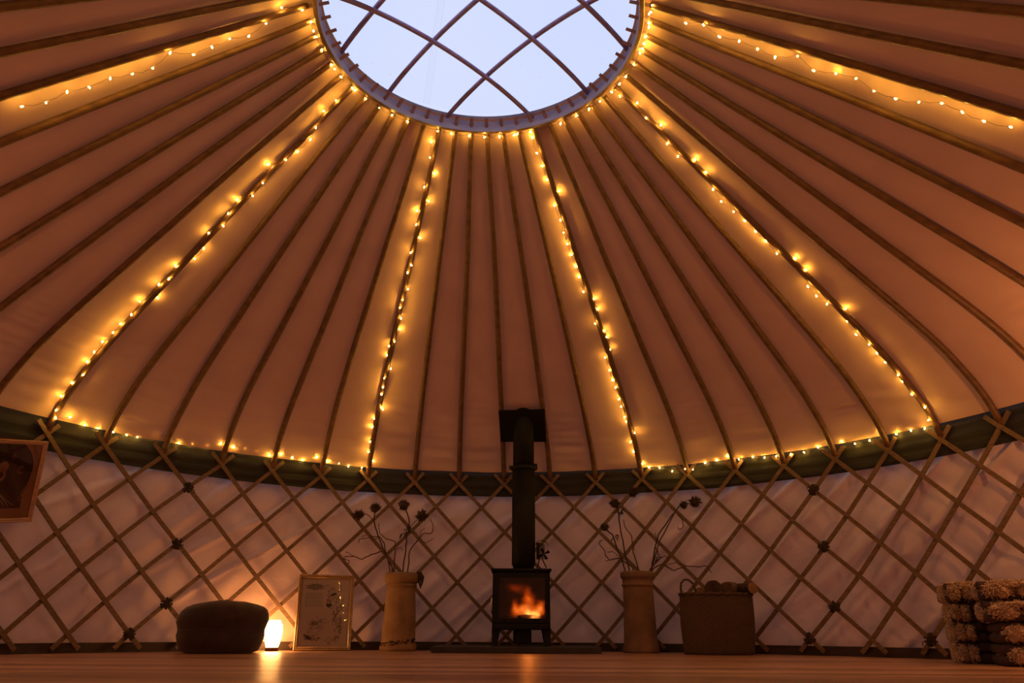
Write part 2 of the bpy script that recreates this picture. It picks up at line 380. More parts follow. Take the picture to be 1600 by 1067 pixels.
# ------------------------------------------------------------------ crown wheel
cw = thing('crown_wheel', 'round wooden crown wheel with crossed hoops framing the sky at the top of the roof', 'crown wheel', (CC.x, CC.y, 3.72))
mb = MB(); n = 96; vs = []
for c in range(n):
    a = 2*pi*c/n
    for rr, z in ((.985, -.058), (.985, .074), (.989, .08), (1.012, .08), (1.016, .074), (1.016, -.058), (1.012, -.062), (.989, -.062)): vs.append((rr*cos(a), rr*sin(a), z))
mb.add(vs, [(c*8+j, c*8+(j+1) % 8, ((c+1) % n)*8+(j+1) % 8, ((c+1) % n)*8+j) for c in range(n) for j in range(8)])
rim = mb.build('rim', [M_crown_skytint, M_pole], cw)
for k_, p_ in enumerate(rim.data.polygons): p_.material_index = 1 if k_ % 8 in (4, 5, 6) else 0  # underside and outer face stay brown, without the painted sky tint
for fam, base in ((0, 134.7), (1, 41.2)):
    for off in (-1, 0, 1):
        dirv = Vector((cos(R(base)), sin(R(base)))); per = Vector((cos(R(base+90)), sin(R(base+90)))); o_ = off*.462; half = sqrt(.995**2-o_*o_)
        pts = []
        for j in range(33):
            s_ = -half + 2*half*j/32; q = dirv*s_ + per*o_; rr = q.length/.985
            pts.append((q.x, q.y, .02 + .185*(1-min(rr, 1)**2)**.85 + (.018 if fam == 0 else -.006)))
        mb = MB(); mb.tube(pts, .0165, 10); mb.build('crown_hoop', M_hoop_skytint, cw, smooth=True)

# ------------------------------------------------------------------ roof poles
LIT = {-12: 'fairy-lit pole at upper left', -6: 'lit pole meeting the band far left', 0: 'lit pole next left of the flue',
       6: 'lit pole next right of the flue', 12: 'lit pole meeting the band far right', 18: 'fairy-lit pole at upper right'}
LITPOLE = {-12: 'roof pole carrying fairy lights towards the upper left edge', -6: 'roof pole carrying fairy lights down to the far left of the dark band',
           0: 'roof pole carrying fairy lights, the first one left of the stove flue', 6: 'roof pole carrying fairy lights, the first one right of the stove flue',
           12: 'roof pole carrying fairy lights down to the far right of the dark band', 18: 'roof pole carrying fairy lights towards the upper right edge'}
ORD = ['first', 'second', 'third', 'fourth', 'fifth']
def pole(i):
    if i in LITPOLE: lab = LITPOLE[i]
    elif i < -12: lab = 'bare roof pole, %s above the %s' % (ORD[-13-i], LIT[-12])
    elif i > 18: lab = 'bare roof pole, %s above the %s' % (ORD[i-19], LIT[18])
    else:
        b = (i//6)*6; k = i-b; lab = 'bare roof pole, %s to the right of the %s' % (ORD[k-1], LIT[b])
    random.seed(1000+i)
    p0 = roof_pt(i, -.0 , 0)
    t = thing('roof_pole', lab, 'roof pole', (0, 0, 0), 0, 'roof poles fanning out from the crown wheel')
    us_ = [j/20*.74 for j in range(1, 21)] + [.74+.26*j/22 for j in range(1, 23)]
    us_ = [.030] + us_
    pts = []; rad = []
    ph = random.uniform(0, 6)
    for u in us_:
        q = roof_pt(i, u, 0); sw = .006*sin(u*5+ph)*min(1, u*3)*min(1, (1-u)*6)
        a = ang(i); q += Vector((-sin(a), cos(a), 0))*sw; pts.append(q); rad.append(.0180+.0075*min(1, u*1.6))
    mb = MB(); mb.tube(pts, rad, 10); mb.build('shaft', M_pole, t, smooth=True)
    a = ang(i); d = Vector((cos(a), sin(a), 0)); c0 = Vector((CC.x, CC.y, 0)) + d*.926; c1 = Vector((CC.x, CC.y, 0)) + d*1.07
    L_ = random.uniform(-.008, .008)
    mb = MB(); mb.tube([c0 + d*L_ + Vector((0, 0, 3.728)), c1 + Vector((0, 0, 3.668))], [.0135, .016], 4); mb.build('peg', M_peg, t)
    return t
for i in range(-15, 22): pole(i)

# ------------------------------------------------------------------ lattice wall
lat = thing('lattice_wall', 'curved wall lattice of crossed wooden laths standing in front of the pale wall canvas', 'lattice', (0, 3.98, 0))
inv_ = Matrix.Translation((0, -3.98, 0))
def lath(i, sgn):
    random.seed(i*7+sgn)
    r0 = 3.972 if sgn > 0 else 3.986; k0 = -.36-random.uniform(0, .06); k1 = 6.42
    pts = []; ups = []
    for j in range(20):
        k = k0 + (k1-k0)*j/19; q = lat_pt(i+sgn*k/2, k, r0); pts.append(inv_ @ q); ups.append(Vector((q.x, q.y, 0)).normalized())
    mb = MB(); mb.tube(pts, .01, 4, flat=(.0165, .0062), up=ups); mb.build('lath', M_lath, lat)
for i in range(-15, 19): lath(i, 1)
for i in range(-12, 22): lath(i, -1)
def lashing(i, k, sd):
    random.seed(sd); q = inv_ @ lat_pt(i, k, 3.975); a = ang(i); rad = Vector((cos(a), sin(a), 0)); tan = Vector((-sin(a), cos(a), 0)); mb = MB()
    for b in range(7):
        an = random.uniform(0, pi); d = tan*cos(an)+Vector((0, 0, 1))*sin(an); e = tan*-sin(an)+Vector((0, 0, 1))*cos(an)
        pts = [q + d*.044*cos(x) + rad*(.024*sin(x)) + e*(.009*(b-3)*.7) for x in [2*pi*j/12 for j in range(13)]]
        mb.tube(pts, .0062, 5)
    for b in range(3):
        d = (tan*random.uniform(-1, 1) + Vector((0, 0, random.uniform(-.6, 1.2))) - rad*.3).normalized()
        pts = [q - rad*.02, q - rad*.028 + d*.03, q - rad*.024 + d*.05 + Vector((0, 0, -.008)), q - rad*.02 + d*.055 + Vector((0, 0, -.03))]
        mb.tube(pts, .0035, 5)
    mb.build('lashing', M_cord, lat)
for n_, (i, k) in enumerate([(-3.5, 1), (-3.5, 3), (-3.5, 5), (9.5, 1), (9.5, 3), (9.5, 5), (11, 6), (9, 6), (-4, 6)]): lashing(i, k, 50+n_)
BULBS = {
 'm12': [(0.5039, -172.04),(0.4721, -172.68),(0.4376, -172.03),(0.4062, -172.52),(0.3721, -172.13),(0.3392, -172.69),(0.3071, -172.9),(0.2732, -170.76),(0.2397, -172.95),(0.2077, -172.6),(0.1741, -172.88),(0.144, -172.95),(0.1107, -170.71),(0.0767, -170.93),(0.0448, -169.77)],
 'm6': [(0.0727, 149.73),(0.1056, 149.83),(0.1399, 150.02),(0.1685, 149.74),(0.2055, 149.45),(0.2314, 149.79),(0.2642, 151.37),(0.3, 149.94),(0.3355, 149.6),(0.365, 150.66),(0.3978, 150.66),(0.4268, 149.71),(0.4606, 149.5),(0.4988, 149.32),(0.5299, 149.88),(0.5648, 149.63),(0.5948, 150.18),(0.6205, 150.48),(0.6556, 149.43),(0.6808, 150.53),(0.7136, 150.44),(0.7507, 150.32),(0.7745, 150.45),(0.809, 150.44),(0.835, 150.6),(0.8668, 149.85),(0.8922, 149.87),(0.919, 150.0),(0.9505, 149.98),(0.9729, 150.06),(0.984, 149.67),(0.9799, 148.04)],
 'p0': [(0.0612, 110.86),(0.0928, 110.64),(0.1317, 108.88),(0.1633, 110.15),(0.1983, 109.16),(0.2298, 109.92),(0.258, 109.94),(0.2939, 108.53),(0.3326, 109.67),(0.3663, 108.91),(0.3884, 109.4),(0.4342, 108.51),(0.467, 109.15),(0.4911, 109.31),(0.5222, 108.65),(0.5641, 109.04),(0.5956, 108.93),(0.6194, 109.4),(0.6515, 109.46),(0.6844, 108.57),(0.7189, 109.31),(0.7502, 109.17),(0.7747, 109.18),(0.8193, 108.73),(0.833, 108.43),(0.8642, 109.26),(0.8904, 109.37),(0.9312, 109.14),(0.9558, 109.23),(0.9754, 108.77)],
 'p6': [(0.0468, 70.71),(0.0789, 70.87),(0.1123, 69.43),(0.1479, 69.88),(0.1794, 69.4),(0.2105, 70.11),(0.2448, 69.94),(0.2764, 70.15),(0.3115, 70.0),(0.3417, 70.22),(0.3764, 70.0),(0.4059, 69.98),(0.4416, 69.87),(0.4724, 69.28),(0.503, 68.94),(0.5388, 69.53),(0.5689, 69.17),(0.5925, 68.8),(0.6308, 69.26),(0.6522, 69.72),(0.6977, 69.51),(0.7305, 69.77),(0.7484, 69.5),(0.7952, 69.47),(0.8147, 69.58),(0.8501, 69.53),(0.8718, 69.42),(0.8996, 68.63),(0.9286, 68.98),(0.955, 69.29)],
 'p12': [(0.0485, 29.75),(0.0815, 27.83),(0.1134, 28.79),(0.1446, 28.58),(0.1791, 30.03),(0.2124, 30.56),(0.241, 29.21),(0.2745, 29.18),(0.3093, 30.23),(0.3401, 30.98),(0.3728, 30.62),(0.4051, 29.84),(0.4376, 30.95),(0.4685, 30.67),(0.4994, 30.46),(0.5343, 30.14),(0.5677, 30.16),(0.5995, 30.77),(0.6285, 30.93),(0.6564, 30.58),(0.6911, 29.97),(0.7208, 30.55),(0.7546, 30.88),(0.7874, 30.41),(0.8201, 30.76),(0.8466, 30.82),(0.8788, 30.27),(0.9007, 30.68),(0.9261, 30.49),(0.9568, 30.08),(0.9785, 30.57)],
 'p18': [(0.0982, -9.53),(0.1288, -10.77),(0.1575, -8.54),(0.1905, -9.13),(0.2219, -8.58),(0.2517, -7.95),(0.2847, -9.9),(0.3141, -7.82),(0.3453, -7.77),(0.3768, -9.05),(0.4077, -7.76),(0.4402, -7.69),(0.4713, -8.43),(0.4994, -9.39),(0.5296, -9.03),(0.5608, -8.71),(0.5942, -9.1)],
 'ring': [(0.0188, -176.35),(0.0151, 179.47),(0.0168, 176.68),(0.0208, 170.31),(0.0205, 163.0),(0.0113, 160.68),(0.017, 157.33),(0.0233, 150.17),(0.0083, 148.22),(0.0144, 142.81),(0.0158, 135.96),(0.0217, 130.28),(0.0148, 123.19),(0.0244, 110.1),(0.0198, 104.25),(0.0278, 96.81),(0.0177, 90.36),(0.0211, 84.14),(0.016, 77.9),(0.0208, 76.71),(0.0146, 71.05),(0.0174, 57.45),(0.0153, 50.34),(0.0169, 43.62),(0.018, 38.19),(0.0232, 30.96),(0.0157, 25.72),(0.0154, 22.37),(0.0193, 15.04),(0.0207, 9.27),(0.0154, 8.22),(0.0192, 5.66),(0.0266, 1.66),(0.0233, -1.79),(0.0237, -4.11),(0.0297, -8.77),(0.0203, -8.45),(0.0308, -11.38)],
}
BAND_BULBS = {
 'bandL': [(145.97, 1.687),(144.35, 1.685),(142.79, 1.674),(141.07, 1.679),(139.75, 1.678),(137.75, 1.725),(136.15, 1.717),(134.65, 1.69),(132.99, 1.704),(131.13, 1.714),(129.5, 1.744),(127.79, 1.73),(126.24, 1.736),(124.6, 1.725),(122.91, 1.695),(121.35, 1.721),(119.71, 1.706),(118.28, 1.692),(116.48, 1.731),(114.82, 1.698),(113.2, 1.696),(111.82, 1.676),(109.99, 1.667)],
 'bandR': [(68.78, 1.716),(67.89, 1.683),(66.44, 1.672),(64.68, 1.624),(62.73, 1.631),(61.63, 1.618),(59.96, 1.675),(58.34, 1.688),(56.72, 1.712),(55.22, 1.669),(53.46, 1.684),(51.87, 1.661),(50.18, 1.654),(48.37, 1.656),(46.67, 1.656),(44.81, 1.681),(43.3, 1.715),(41.77, 1.696),(40.2, 1.657),(38.38, 1.661),(36.93, 1.712),(35.13, 1.67),(33.37, 1.676),(31.84, 1.668)],
}

# ------------------------------------------------------------------ fairy lights
bm = bmesh.new(); bmesh.ops.create_icosphere(bm, subdivisions=1, radius=1)
for v in bm.verts:
    zz_ = v.co.z; s_ = 1-.35*max(0, zz_); v.co = Vector((v.co.x*.0046*s_, v.co.y*.0046*s_, zz_*.0090))
bulb_me = bpy.data.meshes.new('bulb'); bm.to_mesh(bulb_me); bm.free(); bulb_me.materials.append(M_bulb)
def strand(label, pts, seed, group=None, sagf=.012):
    random.seed(seed)
    t = thing('fairy_light_string', label, 'fairy lights', pts[0], 0, group)
    base = Vector(pts[0]); path = []
    for a, b in zip(pts, pts[1:]):
        a = Vector(a); b = Vector(b); m_ = (a+b)/2 + Vector((random.uniform(-1, 1)*.006, random.uniform(-1, 1)*.006, -random.uniform(.2, 1)*sagf))
        path += [a-base + Vector((0, 0, .008)), m_-base + Vector((0, 0, .004))]
    path.append(Vector(pts[-1])-base)
    mb = MB(); mb.tube(path, .0013, 4); mb.build('wire', M_wire, t)
    for p in pts:
        o = bpy.data.objects.new('bulb', bulb_me); C.objects.link(o); o.parent = t; o.location = Vector(p)-base
        o.rotation_euler = (random.uniform(-.9, .9), random.uniform(-.9, .9), random.uniform(0, 6))
    return t
def bulb_pos(u, deg, base_off=None, rnd=random):
    a = R(deg); rr = RT + (3.99-RT)*u; c = CC*(1-u); q = Vector((c.x+rr*cos(a), c.y+rr*sin(a), lerp_t(PU, u)))
    u2 = min(u+.012, 1.0); u1 = max(u2-.024, 0); sl = (lerp_t(PU, u2)-lerp_t(PU, u1))/((u2-u1)*3.03); n_ = Vector((-sl, 1)).normalized()
    return q, Vector((cos(a)*n_.x, sin(a)*n_.x, n_.y))
def pole_strand(key, idx, label, seed):
    rnd = random.Random(seed); pts = []
    for u, deg in BULBS[key]:
        q, n_ = bulb_pos(u, deg); pc = roof_pt(idx, u, 0); lat_d = (q-pc).length
        a_ = ang(idx); tan = Vector((-sin(a_), cos(a_), 0)); sd = (q-pc).dot(tan)
        if rnd.random() < (.14 if key in ('m12', 'p18') else .5):      # tucked against the canvas beside the pole
            sgn = (1 if sd > 0 else -1) if abs(sd) > .012 else rnd.choice((-1, 1))
            q = pc + tan*sgn*max(abs(sd), rnd.uniform(.028, .042)); off = rnd.uniform(-.014, .008)
        else: off = -.036 if (lat_d < .034 or key in ('m12', 'p18')) else rnd.uniform(-.035, -.01)
        pts.append(q + n_*off)
    return strand(label, pts, seed, 'fairy light strings down the roof poles')
pole_strand('m12', -12, 'string of fairy lights hanging from the roof pole at upper left', 11)
pole_strand('m6', -6, 'string of fairy lights down the pole meeting the dark band at far left', 12)
pole_strand('p0', 0, 'string of fairy lights down the roof pole left of the stove flue', 13)
pole_strand('p6', 6, 'string of fairy lights down the roof pole right of the stove flue', 14)
pole_strand('p12', 12, 'string of fairy lights down the pole that ends at the band far right', 15)
pole_strand('p18', 18, 'string of fairy lights hanging from the roof pole at upper right', 16)
rnd = random.Random(5)
strand('ring of fairy lights wound round the outside of the wooden crown wheel', [q+n_*rnd.uniform(-.04, -.012) for q, n_ in (bulb_pos(max(u, .028)+.004, d) for u, d in BULBS['ring'])], 17)
def band_strand(key, label, seed):
    rnd = random.Random(seed); pts = []
    for deg, z in BAND_BULBS[key]:
        ix = (TH0-deg)/STEP; near = abs(ix-lerp_t(D0, ix)-round(ix-lerp_t(D0, ix)))
        rr = 3.945 if near < .17 else rnd.uniform(3.962, 3.978); pts.append((rr*cos(R(deg)), rr*sin(R(deg)), z))
    return strand(label, pts, seed, None, .006)
band_strand('bandL', 'fairy lights strung along the top edge of the dark band, left side', 18)
band_strand('bandR', 'fairy lights strung along the top edge of the dark band, right side', 19)
for idx, nb in ((24, 22), (30, 22), (36, 22)):
    rnd = random.Random(idx); pts = []
    for j in range(nb):
        q, n_ = bulb_pos(.05+.93*j/(nb-1), TH0-idx*STEP+rnd.uniform(-.5, .5)); pts.append(q+n_*rnd.uniform(-.05, -.02))
    strand({24: 'string of fairy lights behind the viewer, on the right', 30: 'string of fairy lights directly behind the viewer', 36: 'string of fairy lights behind the viewer, on the left'}[idx], pts, idx, 'fairy light strings behind the viewer')

# ------------------------------------------------------------------ hearth, stove, flue
YF = 3.32
hl = atY(673, 1016, 3.08).x; hr = atY(940, 1016, 3.08).x
mb = MB(); mb.box((hl, 3.08, 0), (hr, 3.86 if False else 3.84, .05), bev=.006)
# keep the back corners inside the round wall
for k_, v in enumerate(mb.v):
    rr = hypot(v[0], v[1])
    if rr > 3.93: mb.v[k_] = (v[0]*3.93/rr, v[1]*3.93/rr, v[2])
o = mb.build('hearth_slab', M_slate); tag(o, 'low dark slate hearth slab under the black stove', 'hearth')
xl = atY(767, 950, YF).x; xr = atY(862, 950, YF).x; xc = (xl+xr)/2; W2 = (xr-xl)/2
ztop = atY(815, 888, YF).z
st = thing('wood_stove', 'black cast iron wood stove with a fire burning behind its glass door', 'stove', (xc, YF, .05))
def sz(py, Y=YF): return atY(815, py, Y).z - .05
D = .36; zt = ztop-.05
gx0 = atY(780, 930, YF).x-xc; gx1 = atY(851.5, 930, YF).x-xc; gz0 = sz(966); gz1 = sz(902)
zb = sz(984)   # underside of the body
mb = MB()
mb.box((-W2+.012, .02, zb), (W2-.012, D, zb+.02)); mb.box((-W2+.012, D-.02, zb), (W2-.012, D, zt-.02)); mb.box((-W2+.012, .02, zb), (-W2+.035, D, zt-.02)); mb.box((W2-.035, .02, zb), (W2-.012, D, zt-.02))
mb.box((-W2+.012, .02, zt-.045), (W2-.012, D, zt-.02)); mb.box((-W2+.035, .02, zb+.02), (W2-.035, .04, gz0-.01)); mb.box((-W2+.035, .02, gz1+.01), (W2-.035, .04, zt-.04))
mb.box((-W2+.035, .02, gz0-.01), (gx0-.02, .04, gz1+.01)); mb.box((gx1+.015, .02, gz0-.01), (W2-.035, .04, gz1+.01))
mb.build('body', M_iron, st)
mb = MB(); mb.box((-W2-.004, -.012, zt-.022), (W2+.004, D+.01, zt), bev=.006); mb.build('top_plate', M_iron, st)
mb = MB()
for a, b_ in (((-W2+.02, -.005, zb+.055), (W2-.03, .018, gz0)), ((-W2+.02, -.005, gz1), (W2-.03, .018, zt-.04)), ((-W2+.02, -.005, gz0-.001), (gx0, .018, gz1+.001)), ((gx1, -.005, gz0-.001), (W2-.03, .018, gz1+.001))): mb.box(a, b_, bev=.003)
dr = mb.build('door', M_iron, st)
mb = MB(); mb.box((gx0-.004, .006, gz0-.004), (gx1+.004, .010, gz1+.004)); mb.build('glass', M_stoveglass, dr)
mb = MB(); hz0 = sz(955); hz1 = sz(934); mb.tube([(-W2+.012, -.008, hz0-.02), (-W2+.006, -.035, hz0), (-W2+.004, -.04, (hz0+hz1)/2), (-W2+.008, -.036, hz1)], [.005, .006, .007, .009], 8); mb.build('handle', M_chrome, dr, smooth=True)['label'] = 'bright steel door handle'
mb = MB(); mb.box((-W2+.03, -.03, zb+.005), (W2-.03, .02, zb+.05), bev=.005); mb.build('ash_lip', M_iron, st)
for sx in (-1, 1):
    for y_ in (.045, D-.06):
        mb = MB(); x0 = sx*(W2-.045)
        mb.add([(x0-.035, y_-.025, zb), (x0+.035, y_-.025, zb), (x0+.035, y_+.03, zb), (x0-.035, y_+.03, zb), (x0+sx*.012-.022, y_-.03, 0), (x0+sx*.012+.022, y_-.03, 0), (x0+sx*.012+.022, y_+.012, 0), (x0+sx*.012-.022, y_+.012, 0)],
               [(0, 1, 2, 3), (7, 6, 5, 4), (0, 4, 5, 1), (1, 5, 6, 2), (2, 6, 7, 3), (3, 7, 4, 0)])
        mb.build('leg', M_iron, st)
mb = MB(); mb.box((-.07, .05, .02), (.09, .25, zb), bev=.008); mb.build('ash_pan', M_iron, st)
mb = MB(); mb.box((-W2+.036, .30, zb+.021), (W2-.036, .325, zt-.05)); mb.box((-W2+.036, .05, zb+.021), (W2-.036, .30, zb+.045)); mb.build('firebrick_lining', M_soot, st)
random.seed(4)
for (x0, y0, z0, x1, y1, z1) in ((-.16, .13, gz0+.0, .13, .21, gz0+.01), (-.02, .09, gz0+.0, .19, .19, gz0+.005)):
    mb = MB(); mb.tube([(x0+(x1-x0)*t, y0+(y1-y0)*t, z0+(z1-z0)*t+random.uniform(-.004, .004)) for t in (0, .25, .5, .75, 1)], [.026, .03, .028, .03, .027], 9); mb.build('burning_log', M_soot, st, smooth=True)
# the flames: glowing gas inside the firebox
m, nt, out = new_mat('fire_gas'); L = nt.links.new
v = _vec(nt, (1, 1, 1)); nz1 = nt.nodes.new('ShaderNodeTexNoise'); nz1.inputs['Scale'].default_value = 9; nz1.inputs['Detail'].default_value = 3; L(v, nz1.inputs['Vector'])
vm = nt.nodes.new('ShaderNodeVectorMath'); vm.operation = 'MULTIPLY_ADD'; L(nz1.outputs['Color'], vm.inputs[0]); vm.inputs[1].default_value = (.13, .10, .16); 
vs_ = nt.nodes.new('ShaderNodeVectorMath'); vs_.operation = 'SUBTRACT'; L(v, vs_.inputs[0]); vs_.inputs[1].default_value = (.065, .05, .08); L(vs_.outputs[0], vm.inputs[2])
def blob(px, py, rx, rz, ry=.09, y=.15, amp=1.0, src=None):
    cx_ = atY(px, py, YF+.1).x-xc; cz_ = sz(py)
    s_ = nt.nodes.new('ShaderNodeVectorMath'); s_.operation = 'SUBTRACT'; L(src or vm.outputs[0], s_.inputs[0]); s_.inputs[1].default_value = (cx_, y, cz_)
    d_ = nt.nodes.new('ShaderNodeVectorMath'); d_.operation = 'DIVIDE'; L(s_.outputs[0], d_.inputs[0]); d_.inputs[1].default_value = (rx, ry, rz)
    l_ = nt.nodes.new('ShaderNodeVectorMath'); l_.operation = 'LENGTH'; L(d_.outputs[0], l_.inputs[0])
    return mth('MULTIPLY', mth('POWER', mth('MAXIMUM', mth('SUBTRACT', 1.0, l_.outputs['Value']), 0.0), 1.6), amp)
tot = mth('ADD', blob(824, 955, .19, .085, amp=1.0), blob(829, 964, .085, .07, amp=4.5))
tot = mth('ADD', tot, blob(826, 935, .075, .12, amp=.50)); tot = mth('ADD', tot, blob(806, 948, .055, .10, amp=.45)); tot = mth('ADD', tot, blob(808, 918, .12, .055, amp=.13))
tot = mth('ADD', tot, blob(843, 950, .07, .085, amp=.7))
nz2 = nt.nodes.new('ShaderNodeTexNoise'); nz2.inputs['Scale'].default_value = 24; nz2.inputs['Detail'].default_value = 3; L(vm.outputs[0], nz2.inputs['Vector'])
tot = mth('MULTIPLY', tot, mth('ADD', .35, mth('MULTIPLY', nz2.outputs['Fac'], 1.3)))
r = nt.nodes.new('ShaderNodeValToRGB'); r.color_ramp.elements[0].position = .0; r.color_ramp.elements[0].color = (1, .07, .0, 1); r.color_ramp.elements[1].position = 1; r.color_ramp.elements[1].color = (1, .40, .08, 1)
e = r.color_ramp.elements.new(.35); e.color = (1, .17, .01, 1); L(tot, r.inputs[0])
em = nt.nodes.new('ShaderNodeEmission'); L(r.outputs[0], em.inputs[0]); L(mth('MULTIPLY', tot, 30.0), em.inputs[1]); L(em.outputs[0], out.inputs['Volume'])
mb = MB(); mb.box((-W2+.04, .042, gz0-.03), (W2-.04, .295, gz1+.03)); mb.build('flames', m, st)
add_light('stove_fire_light', 'POINT', (atY(826, 955, YF).x, YF+.06, sz(950)+.05), 3.0, (1, .28, .04), .03)
add_light('hot_ember_light', 'POINT', (atY(826, 955, YF).x, YF+.16, sz(945)+.05), .35, (1, .22, .03), .03)

YP = 3.54
fx = atY(818, 800, YP).x
fl = thing('flue_pipe', 'tall black flue pipe rising from the stove to the roof', 'flue', (fx, YP, ztop))
def fz(py, Y=YP): return atY(818, py, Y).z - ztop
rl = (atY(836.3, 800, YP).x-atY(800.3, 800, YP).x)/2; ru = (atY(833.5, 700, YP).x-atY(801, 700, YP).x)/2
zj = fz(733)
mb = MB(); mb.lathe([(rl-.012, 0), (rl-.012, .035), (rl, .045), (rl, zj)], 32); mb.build('lower_pipe', M_iron, fl, smooth=True)
mb = MB(); mb.lathe([(ru, zj), (ru, fz(640)+.12)], 32); mb.build('upper_pipe', M_iron, fl, smooth=True)
mb = MB(); mb.lathe([(rl+.004, zj-.012), (rl+.012, zj-.008), (rl+.012, zj+.02), (rl+.004, zj+.024)], 32)
mb.box((-rl-.03, -.02, zj-.002), (-rl+.01, .02, zj+.03)); mb.box((rl-.01, -.02, zj-.002), (rl+.024, .02, zj+.05)); mb.build('clamp_collar', M_iron, fl)
mb = MB()
for j in range(22): mb.ball((rl*.93, -rl*.36, .06+j*(zj-.1)/22), .0035, 1)
mb.build('rivet', M_iron, fl)
# square flashing plate lying on the slope of the roof
c_ = [roof_pt(2.78, 0, 0)]
uu = .8
def on_roof(px, py, off=-.028):
    d = ray(px, py); t = 3.0
    while t < 9:
        q = CAM+d*t; u_ = (hypot(q.x-CC.x*(.15), q.y-CC.y*.15)-RT)/(3.99-RT)
        if 0 < u_ < 1.02 and q.z > lerp_t(PU, u_)+off*1.2: return q
        t += .004
    return q
cs = [on_roof(782.5, 689), on_roof(853.5, 689), on_roof(851, 639), on_roof(779, 641)]
cen = sum(cs, Vector())/4; nrm = (cs[1]-cs[0]).cross(cs[3]-cs[0]).normalized()
if nrm.y > 0: nrm = -nrm
mb = MB(); fr_ = [q+nrm*.014-cen for q in cs]; bk = [q+nrm*.0-cen for q in cs]
mb.add(fr_+bk, [(0, 1, 2, 3), (7, 6, 5, 4), (0, 4, 5, 1), (1, 5, 6, 2), (2, 6, 7, 3), (3, 7, 4, 0)])
o = mb.build('flashing_plate', M_iron); o.location = cen; tag(o, 'square black metal plate where the flue passes through the roof', 'plate')

# heat powered fan on the stove top
q = atY(849, 886, YF+.17); fan = thing('stove_fan', 'small black stove-top fan with a wire hoop, beside the flue', 'stove fan', (q.x, YF+.17, ztop))
def P(px, py, Y=YF+.17): v_ = atY(px, py, Y); return Vector((v_.x-q.x, 0, v_.z-ztop))
for a, b_ in (((843, 873), (839.5, 886.5)), ((847, 873), (853.5, 886.5))):
    mb = MB(); A = P(*a); B = P(*b_); mb.tube([A, B], .005, 6); A2 = B+Vector((0, .03, -.0)); mb.tube([B, A2], .004, 6); mb.build('leg', M_iron, fan)
mb = MB(); A = P(838, 848); B = P(853, 874); mb.box((A.x, -.02, B.z), (A.x+.03, .02, A.z), bev=.004)
for j in range(5): mb.box((A.x+.034+j*.009, -.025, B.z+.004), (A.x+.038+j*.009, .03, A.z-.01))
mb.build('heat_sink', M_iron, fan)
mb = MB(); c0 = P(846, 852); rr = .055
mb.tube([c0+Vector((rr*cos(x), -.03, rr*.75*sin(x))) for x in [pi*j/14 for j in range(15)]], .003, 6); mb.build('hoop', M_iron, fan)
mb = MB()
for j in range(4):
    a = j*pi/2+.5; e1 = Vector((cos(a), 0, sin(a))); e2 = Vector((-sin(a), .35, cos(a))).normalized(); c1 = P(850, 866)+Vector((0, -.035, 0))
    mb.add([c1+e1*.008-e2*.006, c1+e1*.05-e2*.018, c1+e1*.055+e2*.014, c1+e1*.01+e2*.008], [(0, 1, 2, 3), (3, 2, 1, 0)])
mb.ball(P(850, 866)+Vector((0, -.035, 0)), .009, 1); mb.build('blade', M_iron, fan)

# ------------------------------------------------------------------ pouf, lantern
pc = floorR(344, 3.47); pf = thing('floor_pouf', 'large dark brown round floor pouf standing left of the glowing lantern', 'pouf', pc)
sc_ = (atY(412, 980, pc.y).x-atY(276, 980, pc.y).x)/2; hh = atY(345, 938, pc.y+.02).z
def pf_fn(v, a, i):
    k = 1 + .02*noise.noise(Vector((cos(a)*1.5, sin(a)*1.5, v.z*3))); t = v.z/hh
    if cos(a) < -.2: k *= 1 + .05*(-cos(a)-.2)*max(0, 1-abs(t-.3)/.6)
    return Vector((v.x*k*sc_, v.y*k*sc_*.95, v.z*(1-.09*max(0, -v.x)*(t > .4)-.05*max(0, v.x)*(t > .4)) + .012*noise.noise(Vector((v.x*4, v.y*4, 1)))*(t > .5)))
prof = [(.02, .0), (.70, .0), (.84, .02*hh/.45), (.91, .07), (.945, .13), (.93, .165), (.945, .19), (.985, .235), (1.0, .285*hh/.45), (.985, .335*hh/.45), (.945, .38*hh/.45), (.86, .408*hh/.45), (.72, .430*hh/.45), (.45, .445*hh/.45), (.2, hh), (.02, hh*.99)]
mb = MB(); mb.lathe(prof, 48, fn=pf_fn); mb.build('cushion', M_pouf, pf, smooth=True)
mb = MB(); mb.lathe([(.932, .160), (.945, .165), (.932, .170)], 48, fn=pf_fn, cap=False); mb.build('piping', M_pouf, pf, smooth=True)
mb = MB(); mb.ball((0, 0, hh-.002), .022, 2, sc=(1, 1, .4)); mb.build('button', M_pouf, pf, smooth=True)

lp = floorR(424.5, 3.80); ln = thing('candle_lantern', 'small glowing white candle lantern on a dark base, on the floor beside the pouf', 'lantern', lp)
u_ = 1/ (atY(434.5, 990, lp.y).x-atY(424.5, 990, lp.y).x)*10  # pixels to metres here
pm = (atY(434.5, 990, lp.y).x-atY(424.5, 990, lp.y).x)/10
mb = MB(); mb.lathe([(.02, 0), (9.5*pm, 0), (10*pm, .006), (10*pm, .026), (9*pm, .032), (.02, .032)], 24); mb.build('base', M_dirt, ln, smooth=False)['label'] = 'dark lantern base'
mb = MB(); H = 42*pm*.93
mb.lathe([(9*pm, .032), (10.5*pm, .032+.12*H), (12.6*pm, .032+.35*H), (13.4*pm, .032+.62*H), (12.6*pm, .032+.82*H), (9.5*pm, .032+.94*H), (8.6*pm, .032+H), (8.2*pm, .032+.97*H), (11.9*pm, .032+.80*H), (12.7*pm, .032+.62*H), (11.8*pm, .032+.35*H), (8*pm, .040)], 28, cap=False)
mb.build('frosted_glass', M_lampglow, ln, smooth=True)['label'] = 'glowing frosted glass'
